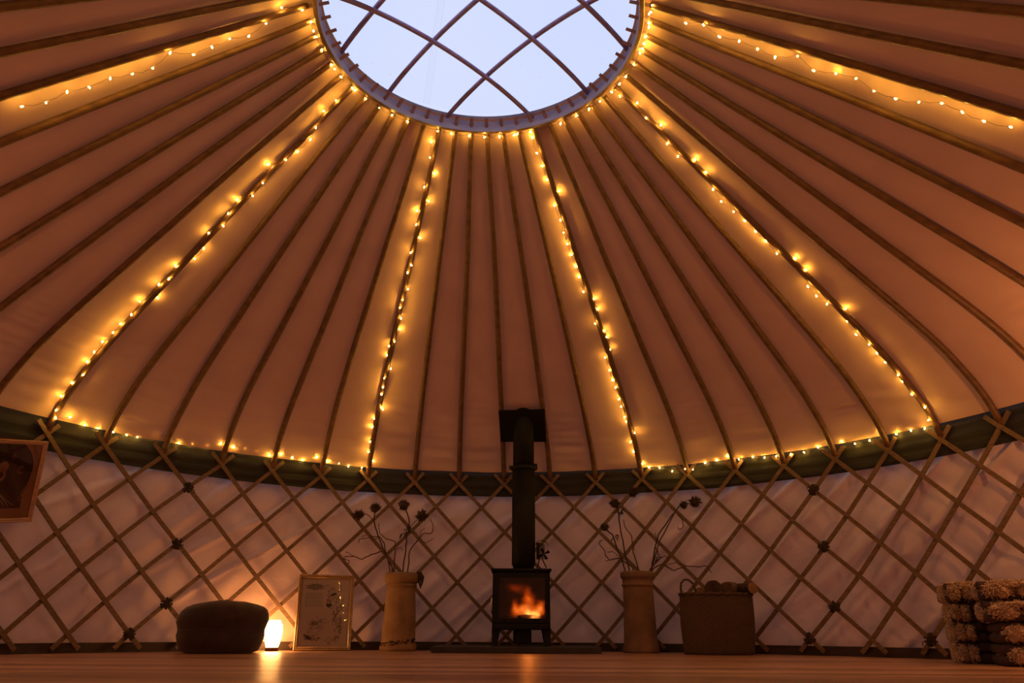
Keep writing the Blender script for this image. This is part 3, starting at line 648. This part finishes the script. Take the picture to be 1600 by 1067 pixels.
mb = MB(); mb.lathe([(.001, .04), (.022, .041), (.022, .075), (.001, .076)], 16, cap=False); cdl = mb.build('candle', M_paper, ln, smooth=True)
mb = MB(); mb.lathe([(.001, .078), (.007, .09), (.008, .1), (.004, .118), (.0005, .132)], 12); mb.build('flame', M_flame, cdl, smooth=True)

# ------------------------------------------------------------------ line drawing helpers
def ribbon(mb, pts, wd, y=-.0):
    "flat ink line in the local x-z plane"
    n = len(pts); vs = []
    for i, p in enumerate(pts):
        a = pts[max(i-1, 0)]; b = pts[min(i+1, n-1)]; dx = b[0]-a[0]; dz = b[1]-a[1]; l = hypot(dx, dz) or 1
        w_ = wd*(.5 if i in (0, n-1) else 1)/2; vs += [(p[0]-dz/l*w_, y, p[1]+dx/l*w_), (p[0]+dz/l*w_, y, p[1]-dx/l*w_)]
    mb.add(vs, [(2*i, 2*i+1, 2*i+3, 2*i+2) for i in range(n-1)])
def loop(mb, cx, cz, rx, rz, wd, rot=0, y=0, n=18, a0=0, a1=2*pi, wob=0):
    pts = []
    for j in range(n+1):
        a = a0+(a1-a0)*j/n; x = rx*cos(a)*(1+wob*sin(5*a)); z = rz*sin(a)*(1+wob*cos(4*a)); pts.append((cx+x*cos(rot)-z*sin(rot), cz+x*sin(rot)+z*cos(rot)))
    ribbon(mb, pts, wd, y)
def disc(mb, cx, cz, rx, rz, y=0, rot=0, n=16, wob=0):
    vs = [(cx, y, cz)]
    for j in range(n):
        a = 2*pi*j/n; x = rx*cos(a)*(1+wob*sin(3*a)); z = rz*sin(a); vs.append((cx+x*cos(rot)-z*sin(rot), y, cz+x*sin(rot)+z*cos(rot)))
    mb.add(vs, [(0, 1+(j+1) % n, 1+j) for j in range(n)])
def moulding(mb, w_, h_, wd, dp, y0=0):
    "a mitred frame round 0..w, 0..h; front at y0-dp"
    def ringv(ins, y): return [(ins, y, ins), (w_-ins, y, ins), (w_-ins, y, h_-ins), (ins, y, h_-ins)]
    R_ = [ringv(0, y0), ringv(0, y0-dp*.8), ringv(wd*.18, y0-dp), ringv(wd*.45, y0-dp*.75), ringv(wd*.62, y0-dp*.9), ringv(wd*.85, y0-dp*.6), ringv(wd, y0-dp*.55), ringv(wd, y0)]
    vs = sum(R_, []); fs = []
    for i in range(len(R_)-1):
        for j in range(4): fs.append((i*4+j, i*4+(j+1) % 4, (i+1)*4+(j+1) % 4, (i+1)*4+j))
    mb.add(vs, fs)

# ------------------------------------------------------------------ framed pen drawing leaning on the lattice
bl = atR(457.5, 1013, 3.80); br = atR(546.5, 1013, 3.79); bl.z = br.z = 0
wv_ = br-bl; fw = wv_.length; yaw = atan2(wv_.y, wv_.x)
tl = atR(464, 898.5, 3.92); fh = tl.z*1.02
pic = thing('framed_drawing', 'gold-framed pen drawing with a text panel, leaning on the lattice beside the lantern', 'framed picture', bl, yaw, rx=-.12)
pic.rotation_euler = (-.155, 0, yaw-.040)
mb = MB(); moulding(mb, fw, fh, .034, .026); mb.build('frame', M_frame, pic)
mb = MB(); mb.box((.02, -.004, .02), (fw-.02, -.001, fh-.02)); mb.build('backing_board', M_skirt, pic)
mb = MB(); mb.box((.03, -.0065, .03), (fw-.03, -.0045, fh-.03)); mb.build('paper', M_paper, pic)
mb = MB(); yk = -.0071; random.seed(8)
def U(a): return .034+a*(fw-.068)
def V(a): return .034+a*(fh-.068)
for wv2, yy in ((.010, .012),):   # thin inner border line
    ribbon(mb, [(U(.015), V(.012)), (U(.985), V(.012))], .003, yk); ribbon(mb, [(U(.015), V(.988)), (U(.985), V(.988))], .003, yk)
    ribbon(mb, [(U(.015), V(.012)), (U(.015), V(.988))], .003, yk); ribbon(mb, [(U(.985), V(.012)), (U(.985), V(.988))], .003, yk)
for j in range(9):    # title ornament
    cx_ = U(.12+.28*j/8); loop(mb, cx_, V(.875), .016, .026*(1-abs(j-4)/7), .0028, rot=.5, y=yk); loop(mb, cx_+.006, V(.875), .012, .030*(1-abs(j-4)/7), .0024, rot=-.6, y=yk)
for j in range(14):
    a = 2*pi*j/14; ribbon(mb, [(U(.26)+.075*cos(a), V(.875)+.026*sin(a)), (U(.26)+.095*cos(a+.1), V(.875)+.040*sin(a+.1))], .005, yk)
for r_ in range(8):    # lines of small unreadable lettering
    x = U(.07+.02*random.random()); x1 = U(.41+.02*random.random()); z = V(.775-.027*r_)
    while x < x1:
        l_ = random.uniform(.008, .024); ribbon(mb, [(x+l_*t/5, z+random.uniform(-.0016, .0016)) for t in range(6)], .0036, yk); x += l_+.0035
def scribble(cx, cz, rx, rz, n_, wd=.0024, rot=0):
    for _ in range(n_):
        a = random.uniform(0, 2*pi); q = random.random()**.6; x = rx*q*cos(a); z = rz*q*sin(a)
        X_ = cx+x*cos(rot)-z*sin(rot); Z_ = cz+x*sin(rot)+z*cos(rot)
        loop(mb, X_, Z_, random.uniform(.25, .6)*rx*.55, random.uniform(.25, .6)*rz*.45, wd, rot=rot+random.uniform(-.5, .5), y=yk, a0=random.uniform(0, 3), a1=random.uniform(3.6, 6.5), wob=.12)
scribble(U(.66), V(.68), .055, .075, 26, .003); disc(mb, U(.58), V(.60), .026, .018, yk, wob=.2); disc(mb, U(.66), V(.765), .030, .012, yk, .4, wob=.2)
scribble(U(.60), V(.86), .06, .03, 10); scribble(U(.80), V(.87), .04, .03, 8)
scribble(U(.82), V(.62), .03, .10, 14); scribble(U(.74), V(.44), .028, .09, 20, .003); scribble(U(.80), V(.26), .030, .11, 22, .003, -.15)
scribble(U(.36), V(.30), .11, .045, 20, .0022, .35); scribble(U(.42), V(.36), .06, .05, 10, .0022)
scribble(U(.30), V(.12), .075, .026, 22, .004, -.2); disc(mb, U(.20), V(.13), .014, .022, yk, .8); scribble(U(.70), V(.10), .06, .03, 12, .003, .4)
for j in range(16):
    x = U(.14+.38*random.random()); z = V(.14+.2*random.random()); ribbon(mb, [(x+.012*t, z+.012*t*.6+.004*sin(t)) for t in range(6)], .0018, yk)
mb.build('drawing', M_ink, pic)
mb = MB(); mb.box((.03, -.0105, .03), (fw-.03, -.0088, fh-.03)); mb.build('glass', M_glass, pic)

# ------------------------------------------------------------------ framed print hung at the left edge
tr_ = atR(74, 689.5, 3.80); brr = atR(46.5, 814.5, 3.935)
hv = (tr_-brr); h2 = hv.length; ez = hv.normalized()
tl_ = atR(0, 673.5, 3.78); ex = (tr_-tl_); ex = (ex-ez*ex.dot(ez)).normalized(); ey = ez.cross(ex)
w2 = .56
org = brr - ex*w2
pr = thing('framed_print', 'framed print of a dark arch with star and crescent moon, at the left edge', 'framed picture')
pr.matrix_world = Matrix(((ex.x, ey.x, ez.x, org.x), (ex.y, ey.y, ez.y, org.y), (ex.z, ey.z, ez.z, org.z), (0, 0, 0, 1)))
mb = MB(); moulding(mb, w2, h2, .030, .024); mb.build('frame', M_frame2, pr)
mb = MB(); mb.box((.02, -.004, .02), (w2-.02, -.001, h2-.02)); mb.build('backing_board', M_skirt, pr)
mb = MB(); mb.box((.027, -.0065, .027), (w2-.027, -.0045, h2-.027)); mb.build('print', M_pink, pr)
mb = MB(); X0 = .19; a_ = []
out_ = []
for j in range(25):
    a = pi*j/24; out_.append((w2*.46+.235*cos(a)*(1), h2*.66+.215*sin(a)))
out_ = [(w2*.46+.205, h2*.17), (w2*.46+.20, h2*.34), (w2*.46+.225, h2*.5)] + out_ + [(w2*.46-.225, h2*.5), (w2*.46-.20, h2*.34), (w2*.46-.205, h2*.17)]
cx_, cz_ = w2*.46, h2*.5; mb.add([(cx_, -.0069, cz_)]+[(x, -.0069, z) for x, z in out_], [(0, 1+(j+1) % len(out_), 1+j) for j in range(len(out_))]); mb.build('dark_arch', M_ink2, pr)
mb = MB()
sx_, sz_ = w2*.46+.085, h2*.80
for j in range(8):
    a = 2*pi*j/8; l_ = .030 if j % 2 == 0 else .018; ribbon(mb, [(sx_+.004*cos(a), sz_+.004*sin(a)), (sx_+l_*cos(a), sz_+l_*sin(a))], .004, -.0073)
loop(mb, w2*.46+.155, h2*.635, .024, .026, .004, a0=.9, a1=5.4, y=-.0073); loop(mb, w2*.46+.162, h2*.637, .017, .020, .003, a0=1.1, a1=5.2, y=-.0073)
for j in range(3): loop(mb, w2*.46+.196+.008*j, h2*(.30+.05*j), .012, .022, .003, rot=-.5+.5*(j % 2), y=-.0072)
disc(mb, w2*.46+.03, h2*.66, .032, .045, -.0071, wob=.15); disc(mb, w2*.46-.02, h2*.55, .075, .07, -.0071, wob=.1)
mb.build('pink_motif', M_pink, pr)
mb = MB()
for j in range(9):
    x0 = w2*.46-.17+.042*j; ribbon(mb, [(w2*.46-.02+(x0-w2*.46+.02)*t + .01*sin(3*t+j), h2*(.40-.20*t)) for t in [k_/8 for k_ in range(9)]], .0045, -.0072)
mb.build('root_lines', M_palep, pr)
mb = MB(); disc(mb, w2*.46-.0, h2*.47, .035, .03, -.0074, wob=.2); disc(mb, w2*.46-.04, h2*.56, .02, .03, -.0074); disc(mb, w2*.46+.02, h2*.57, .016, .022, -.0074); mb.build('ink_shapes', M_ink2, pr)
mb = MB(); mb.box((.027, -.0105, .027), (w2-.027, -.0088, h2-.027)); mb.build('glass', M_glass, pr)

# ------------------------------------------------------------------ chimney pots with dried flowers
def chimney_pot(px, r, label, mat, prof, lean=0, seed=1):
    p = floorR(px, r); t = thing('chimney_pot', label, 'chimney pot', p, 0, 'tall chimney pots used as vases')
    t.rotation_euler = (0, lean, 0)
    def fn(v, a, i): return v*1 + Vector((1, 1, 0))*0 + Vector((v.x, v.y, 0))*(.012*noise.noise(Vector((cos(a)*2, sin(a)*2, v.z*5+seed))))
    mb = MB(); mb.lathe(prof, 40, fn=fn, cap=False); mb.build('pot', mat, t, smooth=True)
    return t, p
lab1 = 'orange-lit buff chimney pot of dried flowers, left of the stove'
zs = .665
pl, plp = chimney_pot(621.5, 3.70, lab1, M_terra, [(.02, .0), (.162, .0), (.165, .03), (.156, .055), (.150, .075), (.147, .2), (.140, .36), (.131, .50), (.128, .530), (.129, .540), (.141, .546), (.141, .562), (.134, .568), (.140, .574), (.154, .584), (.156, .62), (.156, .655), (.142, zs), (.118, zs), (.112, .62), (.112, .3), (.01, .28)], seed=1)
mb = MB(); 
random.seed(2)
for j in range(46):
    a = random.uniform(-2.6, -.3); mb.ball((.158*cos(a), .158*sin(a), random.uniform(.055, .085)+.02*cos(a)), random.uniform(.006, .013), 1, sc=(1.4, .8, .5))
mb.build('dirt_crust', M_dirt, pl)['label'] = 'dark crust of dirt round the foot'
for j, (px_, py_) in enumerate(((1, 0),)):
    mb = MB()
    for k_ in range(4):
        b0 = Vector((.135+.006*k_, -.03+.015*k_, .66)); pts = [b0, b0+Vector((.02, -.01, .012)), b0+Vector((.034+.004*k_, -.015, -.03)), b0+Vector((.03+.008*(k_ % 2), -.015, -.08)), b0+Vector((.042-.008*k_, -.015, -.12-.015*(k_ % 2)))]
        mb.tube(pts, [.004, .006, .008, .007, .003], 5)
    o = mb.build('dried_leaf', M_plant); o.location = plp; tag(o, 'withered dark leaf hanging over the rim of the left chimney pot', 'dried leaf')
prp_prof = [(.02, 0), (.160, 0), (.163, .02), (.152, .06), (.146, .10), (.141, .25), (.136, .42), (.134, .540), (.134, .550), (.145, .556), (.145, .570), (.137, .577), (.137, .617), (.150, .624), (.154, .64), (.154, .668), (.143, .68), (.120, .68), (.112, .64), (.112, .3), (.01, .28)]
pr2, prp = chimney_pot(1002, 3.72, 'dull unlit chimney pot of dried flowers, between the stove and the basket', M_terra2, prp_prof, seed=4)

def stem_pts(path, Y, dy=.0, seed=0):
    rnd = random.Random(seed); out = []
    P_ = [atY(x, y, Y+dy*i/(len(path)-1)) for i, (x, y) in enumerate(path)]
    for a, b in zip(P_, P_[1:]):
        for t in (0, .33, .66): out.append(a.lerp(b, t) + Vector((rnd.uniform(-.004, .004), rnd.uniform(-.004, .004), rnd.uniform(-.004, .004)))*(t > 0))
    out.append(P_[-1]); return out
def into_pot(path_first, potp, rad=.06, dz=-.34):
    return Vector((potp.x + (path_first.x-potp.x)*.5, potp.y, path_first.z+dz*.9))
def spiky_head(mb, c, r, axis, seed):
    r = r*1.22
    rnd = random.Random(seed); c = Vector(c); axis = Vector(axis).normalized()
    mb.ball(c, r*.62, 2)
    for j in range(90):
        d = Vector((rnd.gauss(0, 1), rnd.gauss(0, 1), rnd.gauss(0, 1))).normalized()
        l_ = r*(1.05 if d.dot(axis) > -.2 else .8)*rnd.uniform(.85, 1.15); mb.cone(c+d*r*.4, c+d*l_+Vector((0, 0, -.05*r)), r*.14, 4)
def flower_stem(label, potp, Y, path, heads, leaves=(), seed=0, dy=0, forks=()):
    pts = stem_pts(path, Y, dy, seed); foot = into_pot(pts[0], potp)
    t = thing('dried_flower_stem', label, 'dried flower', foot, 0, 'dried flower stems in the chimney pots')
    mb = MB(); full = [foot, foot.lerp(pts[0], .5)] + pts; mb.tube([p-foot for p in full], [.0062]*len(full), 6)
    for f in forks:
        q = stem_pts(f, Y+dy*.7, 0, seed+5); mb.tube([p-foot for p in q], .0035, 6)
    mb.build('stem', M_plant, t, smooth=True)
    for k_, (hx, hy, hr) in enumerate(heads):
        c = atY(hx, hy, Y+dy)-foot; mb = MB(); spiky_head(mb, c, hr, (0, 0, 1), seed*10+k_); mb.build('flower_head', M_plant, t)
    for k_, (x, y) in enumerate(leaves):
        rnd = random.Random(seed*3+k_); c = atY(x, y, Y+dy*.6)-foot; mb = MB()
        for j in range(5):
            d = Vector((rnd.uniform(-1, 1), rnd.uniform(-.6, .6), rnd.uniform(-.8, .6))).normalized(); e = d.orthogonal().normalized()*.008
            p1 = c+d*.035; p2 = c+d*.06+Vector((0, 0, -.02)); mb.add([c, p1+e, p2, p1-e+Vector((0, .004, 0))], [(0, 1, 2, 3), (3, 2, 1, 0)])
        mb.build('leaf', M_plant, t)
    return t
YL = plp.y; YR_ = prp.y
flower_stem('dried thistle stem with two spiky heads, leftmost above the lit pot', plp, YL, [(613.7, 888), (601, 864), (591, 838.5), (584.5, 814.4), (586, 797)], [(559.5, 805, .056), (586.5, 794, .050)], seed=1, dy=-.05, forks=[[(584.5, 814.4), (577, 806), (570, 802), (560, 805)]])
flower_stem('dried thistle stem with two ragged heads rising on the right of the lit pot', plp, YL, [(630, 888), (634, 859), (635, 838.5), (639, 828), (639, 811), (632, 792)], [(631, 790, .055), (659, 806, .058)], leaves=[(635, 829), (641, 822), (630, 832)], seed=2, dy=.03, forks=[[(639, 826), (648, 815), (657, 807)]])
flower_stem('dried stem with a spiky head facing up at the upper left of the dull pot', prp, YR_, [(983, 889), (975, 856.5), (969, 822.8), (966, 795), (961, 788)], [(960.5, 787, .048), (989, 769, .052)], leaves=[(969, 797), (966, 802)], seed=3, dy=-.03, forks=[[(967, 795), (978, 783), (988, 771)]])
flower_stem('long bent dried stem ending in one dark shaggy head at the upper right', prp, YR_, [(1018, 888.7), (1022.6, 859.6), (1028.8, 835), (1044, 813.6), (1061, 790.6)], [(1085.5, 784.5, .058), (1068, 789, .042)], leaves=[(1029, 873)], seed=4, dy=.02, forks=[[(1060, 791), (1070, 788), (1084, 785)]])
flower_stem('short dried stem with a faded feathery head, lowest on the left of the dull pot', prp, YR_, [(976, 889), (961, 847), (957, 835), (946, 826)], [(944.5, 824, .040)], leaves=[(960, 838)], seed=5, dy=-.06)
def twig(label, potp, Y, path, seed, dy=0, forks=()):
    pts = stem_pts(path, Y, dy, seed); foot = into_pot(pts[0], potp)
    t = [foot]+pts; n = len(t); mb = MB(); mb.tube([p-foot for p in t], [.0056*(1-.6*i/n)+.001 for i in range(n)], 6)
    for f in forks: q = stem_pts(f, Y+dy*.6, 0, seed+9); mb.tube([p-foot for p in q], [.0032]*len(q), 5)
    o = mb.build('curly_twig', M_twig, smooth=True); o.location = foot; return tag(o, label, 'twig', 'curly willow twigs in the chimney pots')
twig('curly twig reaching far left from the lit pot towards the framed drawing', plp, YL, [(612, 884), (598.5, 861), (581, 866), (565.6, 874), (553, 869), (541, 869.5), (537, 873), (546, 876), (544, 881)], 21, -.08, [[(553, 869), (540, 862)]])
twig('curly twig with a tangled tip at mid height, left of the thistle stem', plp, YL, [(608, 884), (601, 857), (600, 848), (592, 838), (583, 838.5), (570.6, 841), (562, 842), (560.5, 848)], 22, .06, [[(583, 838.5), (574, 835), (565, 838)], [(592, 838), (586, 843), (578, 840)]])
twig('fine curly twig zigzagging upwards between the two thistle stems', plp, YL, [(616, 884), (617.5, 859), (617.5, 846), (603.5, 842), (593.4, 833), (592, 818)], 23, .05, [[(617.5, 859), (626, 855), (630, 860)]])
twig('tall curly twig at the far right of the lit pot', plp, YL, [(637.7, 886), (640, 861), (649, 848.6), (661.8, 833), (674.4, 833), (677, 821), (672, 810.6)], 24, .04, [[(649, 848.6), (656, 838), (658, 829), (664, 826)], [(656.7, 845), (666, 848.6), (677, 841)]])
twig('curly twig with a looping tip at the far left of the dull pot', prp, YR_, [(989, 887), (969, 872), (952, 875), (946, 868), (944.5, 859.6), (937, 851), (937, 845), (941, 844)], 25, -.06, [[(952, 875), (946, 876)], [(969, 872), (958, 862), (949, 862)]])
twig('thin curly twig rising beside the straight stem in the dull pot', prp, YR_, [(997, 887), (989, 862.6), (987, 838), (976.6, 822.8), (974, 812)], 26, .05, [[(989, 862.6), (992, 850)]])
twig('low curly twig reaching right from the dull pot over the basket', prp, YR_, [(1019.6, 889), (1035, 881), (1053, 891.7), (1071.7, 884), (1090, 885.6), (1105, 884), (1111.5, 895)], 27, -.05, [[(1040, 883), (1056, 879), (1071, 883)]])
twig('short curly twig with buds standing upright at the right of the dull pot', prp, YR_, [(1016, 889), (1031.8, 871.8), (1024, 855), (1026, 841), (1023, 832)], 28, .04, [[(1031.8, 871.8), (1040, 868), (1044, 874)]])
twig('curled twig drooping from the long bent stem', prp, YR_+.01, [(1019, 887), (1030, 846), (1055, 800), (1066, 812), (1068, 822), (1062, 828), (1059, 824)], 29, .0)

# ------------------------------------------------------------------ basket of logs
bp = floorR(1124, 3.62); Yb = bp.y
bk = thing('log_basket', 'tall woven basket with a loop handle, holding firewood, right of the dull pot', 'basket', bp)
bw = (atY(1174, 928, Yb).x-atY(1062, 928, Yb).x)/2; bb = (atY(1178.5, 1016, Yb).x-atY(1070, 1016, Yb).x)/2; bh = atY(1118, 928, Yb-.1).z
cxt = atY(1118, 928, Yb).x-bp.x; cxb = atY(1124, 1016, Yb).x-bp.x
def bfn(v, a, i):
    t = v.z/bh; e = .62
    return Vector((v.x + cxt*t + cxb*(1-t), v.y*e, v.z))
mb = MB(); N_ = 14
prof = [(.01, .008)] + [(bb+(bw-bb)*t - .0*t + .012*sin(pi*t), .0+bh*t) for t in [j/N_ for j in range(N_+1)]] + [(bw-.018, bh-.004), (bw-.024, bh*.6), (bb-.03, .03), (.01, .03)]
mb.lathe(prof, 64, fn=bfn, cap=False); mb.build('woven_body', M_basket, bk, smooth=True)
mb = MB(); mb.tube([bfn(Vector((bw*cos(a), bw*sin(a), bh)), a, 0)+Vector((0, 0, .004*sin(a*23))) for a in [2*pi*j/72 for j in range(73)]], .012, 8); mb.build('rim', M_basket, bk, smooth=True)
hp = [atY(x, y, Yb-.06)-bp for x, y in ((1066, 930), (1063.5, 920), (1064, 911), (1069, 905.5), (1076, 906), (1082, 911), (1086.5, 921), (1087, 930))]
mb = MB(); mb.tube(hp, .0095, 8); mb.build('handle', M_basket, bk, smooth=True)
hp2 = [Vector((v_.x*.4+.21, .16, v_.z*.86+.03)) for v_ in hp]; mb = MB(); mb.tube(hp2, .0095, 8); mb.build('handle', M_basket, bk, smooth=True)
def log(label, a, b, r, mat, seed, flat=1, cut=None):
    a = Vector(a); b = Vector(b); c = (a+b)/2; rnd = random.Random(seed); mb = MB(); n = 9; m_ = 14
    axis = (b-a).normalized(); u = axis.orthogonal().normalized(); w_ = axis.cross(u)
    vs = []; fs = []
    for i in range(n):
        for k_ in range(m_):
            an = 2*pi*k_/m_; rr = r*(1+.10*noise.noise(Vector((cos(an)*1.5+seed, sin(an)*1.5, i*.4)))); vs.append(a.lerp(b, i/(n-1))-c + (u*cos(an)+w_*sin(an)*flat)*rr)
    for i in range(n-1):
        for k_ in range(m_): fs.append((i*m_+k_, i*m_+(k_+1) % m_, (i+1)*m_+(k_+1) % m_, (i+1)*m_+k_))
    mb.mat = 0; mb.add(vs, fs)
    t = thing('firewood_log', label, 'log', c, 0, 'firewood logs in the basket')
    mb.build('bark', mat, t, smooth=True)
    for e in (0, n-1):
        mb = MB(); ring_ = [vs[e*m_+k_] for k_ in range(m_)]; ctr = (a if e == 0 else b)-c; mb.add([ctr]+[q_+(q_-ctr)*.0+(axis*(.001 if e else -.001)) for q_ in ring_], [(0, 1+k_, 1+(k_+1) % m_) for k_ in range(m_)]); mb.build('cut_end', cut or M_cut, t)
    return t
log('dark round log poking up in the middle of the basket', atY(1115, 921, Yb-.13), atY(1117, 922, Yb+.12), .075, M_bark, 1, cut=M_bark)
log('pale rough-barked log in the basket between the dark ones', atY(1135, 921, Yb-.10), atY(1146, 921, Yb+.1), .062, M_bark2, 2, cut=M_bark2)
log('dark log with a pale round cut end jutting over the right of the basket', atY(1176, 918.7, Yb-.14), atY(1150, 921, Yb+.10), .047, M_bark, 3)
log('low log at the left of the basket behind the loop handle', atY(1094, 927, Yb-.02), atY(1104, 929, Yb+.14), .05, M_bark2, 4)

# ------------------------------------------------------------------ stacks of sheepskins at the right
def fleece_mesh(mb, boxes, n, rnd, l0=.007, l1=.017):
    for (cx, cy, cz, hx, hy, hz) in boxes:
        # rounded core
        def P_(d):
            e = 3.2; k = (abs(d.x)**e+abs(d.y)**e+abs(d.z)**e)**(-1/e); return Vector((cx+d.x*k*hx, cy+d.y*k*hy, cz+d.z*k*hz))
        bm = bmesh.new(); bmesh.ops.create_icosphere(bm, subdivisions=4, radius=1); bm.verts.ensure_lookup_table()
        vs = []
        for v in bm.verts:
            d = v.co.normalized(); p = P_(d); p += d*(.016*noise.noise(p*22) + .008*noise.noise(p*60)); vs.append(p)
        mb.add(vs, [[v.index for v in f.verts] for f in bm.faces]); bm.free()
        for _ in range(n):
            d = Vector((rnd.gauss(0, 1), rnd.gauss(0, 1), rnd.gauss(0, 1))).normalized(); p = P_(d)
            l_ = rnd.uniform(l0, l1); t1 = (d+Vector((rnd.uniform(-.8, .8), rnd.uniform(-.8, .8), rnd.uniform(-1, .3)))).normalized()
            side = d.orthogonal().normalized(); w_ = rnd.uniform(.003, .006)
            m1 = p + d*l_*.5 + side*rnd.uniform(-.004, .004); e = m1 + t1*l_*.6
            mb.tube([p-d*.006, m1, e], [w_, w_*.9, w_*.3], 4, cap=False)
def sheepskin(label, p, rz, w_, d_, h_, seed, group, frac=.55, full_top=False, flip=False):
    rnd = random.Random(seed); t = thing('folded_sheepskin', label, 'sheepskin', p, rz, group)
    # knitted backing: folded layers with rounded fronts
    mb = MB(); nl = 2 if h_ > .1 else 1
    for l in range(nl):
        hz = h_/nl; z0 = l*hz
        pts = []
        bm = bmesh.new(); bmesh.ops.create_cube(bm, size=1)
        for v in bm.verts: v.co = Vector((v.co.x*w_*.98+.0, v.co.y*d_*.96, v.co.z*hz*.97+z0+hz/2))
        bmesh.ops.bevel(bm, geom=bm.edges[:], offset=hz*.42, segments=4, affect='EDGES', profile=.5)
        bmesh.ops.subdivide_edges(bm, edges=[e for e in bm.edges if e.calc_length() > .1], cuts=8, use_grid_fill=True)
        bm.verts.ensure_lookup_table()
        vs = [v.co + v.co.normalized()*(.006*sin(v.co.x*90)*(abs(v.co.y) > d_*.3)) for v in bm.verts]
        mb.add(vs, [[v.index for v in f.verts] for f in bm.faces]); bm.free()
    mb.build('knitted_backing', M_knit, t, smooth=True)['label'] = 'dark knitted wool side'
    mb = MB(); fw_ = w_*frac
    bx = [(-w_/2+fw_*.26, -d_*.05, h_*.5, fw_*.26, d_*.49, h_*.47), (-w_/2+fw_*.72, -d_*.06, h_*.48, fw_*.26, d_*.48, h_*.46)]
    if flip: bx = [(-b_[0],)+b_[1:] for b_ in bx]
    if full_top: bx.append((.0, -.02, h_*.80, w_*.47, d_*.48, h_*.22))
    fleece_mesh(mb, bx, 1300, rnd); mb.build('fleece', M_fleece, t, smooth=True)['label'] = 'cream curly fleece'
    return t
s1 = floorR(1527, 3.56); s2 = floorR(1592, 3.40)
pm1 = (atY(1510, 1000, s1.y-.12)-atY(1500, 1000, s1.y-.12)).length/10; pm2 = (atY(1590, 1000, s2.y-.15)-atY(1580, 1000, s2.y-.15)).length/10
g1 = 'sheepskins folded in the left stack'; g2 = 'sheepskins folded in the right stack'
rz1 = facing(s1)*.35; rz2 = facing(s2)*.35
def vz(px, py, q): return atY(px, py, q.y-.12).z
zA = [0, vz(1505, 1003, s1), vz(1505, 972, s1), vz(1505, 941, s1), vz(1505, 911, s1)]
names = ['lowest folded sheepskin of the left stack, against the floor', 'second folded sheepskin from the floor in the left stack', 'third folded sheepskin from the floor in the left stack', 'top folded sheepskin of the left stack, sagging over the others']
for k_ in range(4):
    sheepskin(names[k_], s1+Vector((.0 if k_ < 3 else -.02, 0, zA[k_])), rz1+.04*(k_ % 2), 68*pm1 if k_ < 3 else 64*pm1, .36, zA[k_+1]-zA[k_], 60+k_, g1, .44 if k_ < 3 else .7, k_ == 3)
zB = [0, vz(1578, 1006, s2), vz(1578, 972, s2), vz(1578, 938, s2), vz(1578, 908, s2)]
names = ['lowest folded sheepskin of the right stack, at the picture edge', 'second folded sheepskin from the floor in the right stack', 'third folded sheepskin from the floor in the right stack', 'top folded sheepskin of the right stack, catching the warm light']
for k_ in range(4):
    sheepskin(names[k_], s2+Vector((.04, -.02, zB[k_])), rz2-.05*(k_ % 2), 96*pm2 if k_ < 2 else 116*pm2, .40, zB[k_+1]-zB[k_], 80+k_, g2, .93 if k_ < 2 else .95, k_ >= 2, k_ < 2)
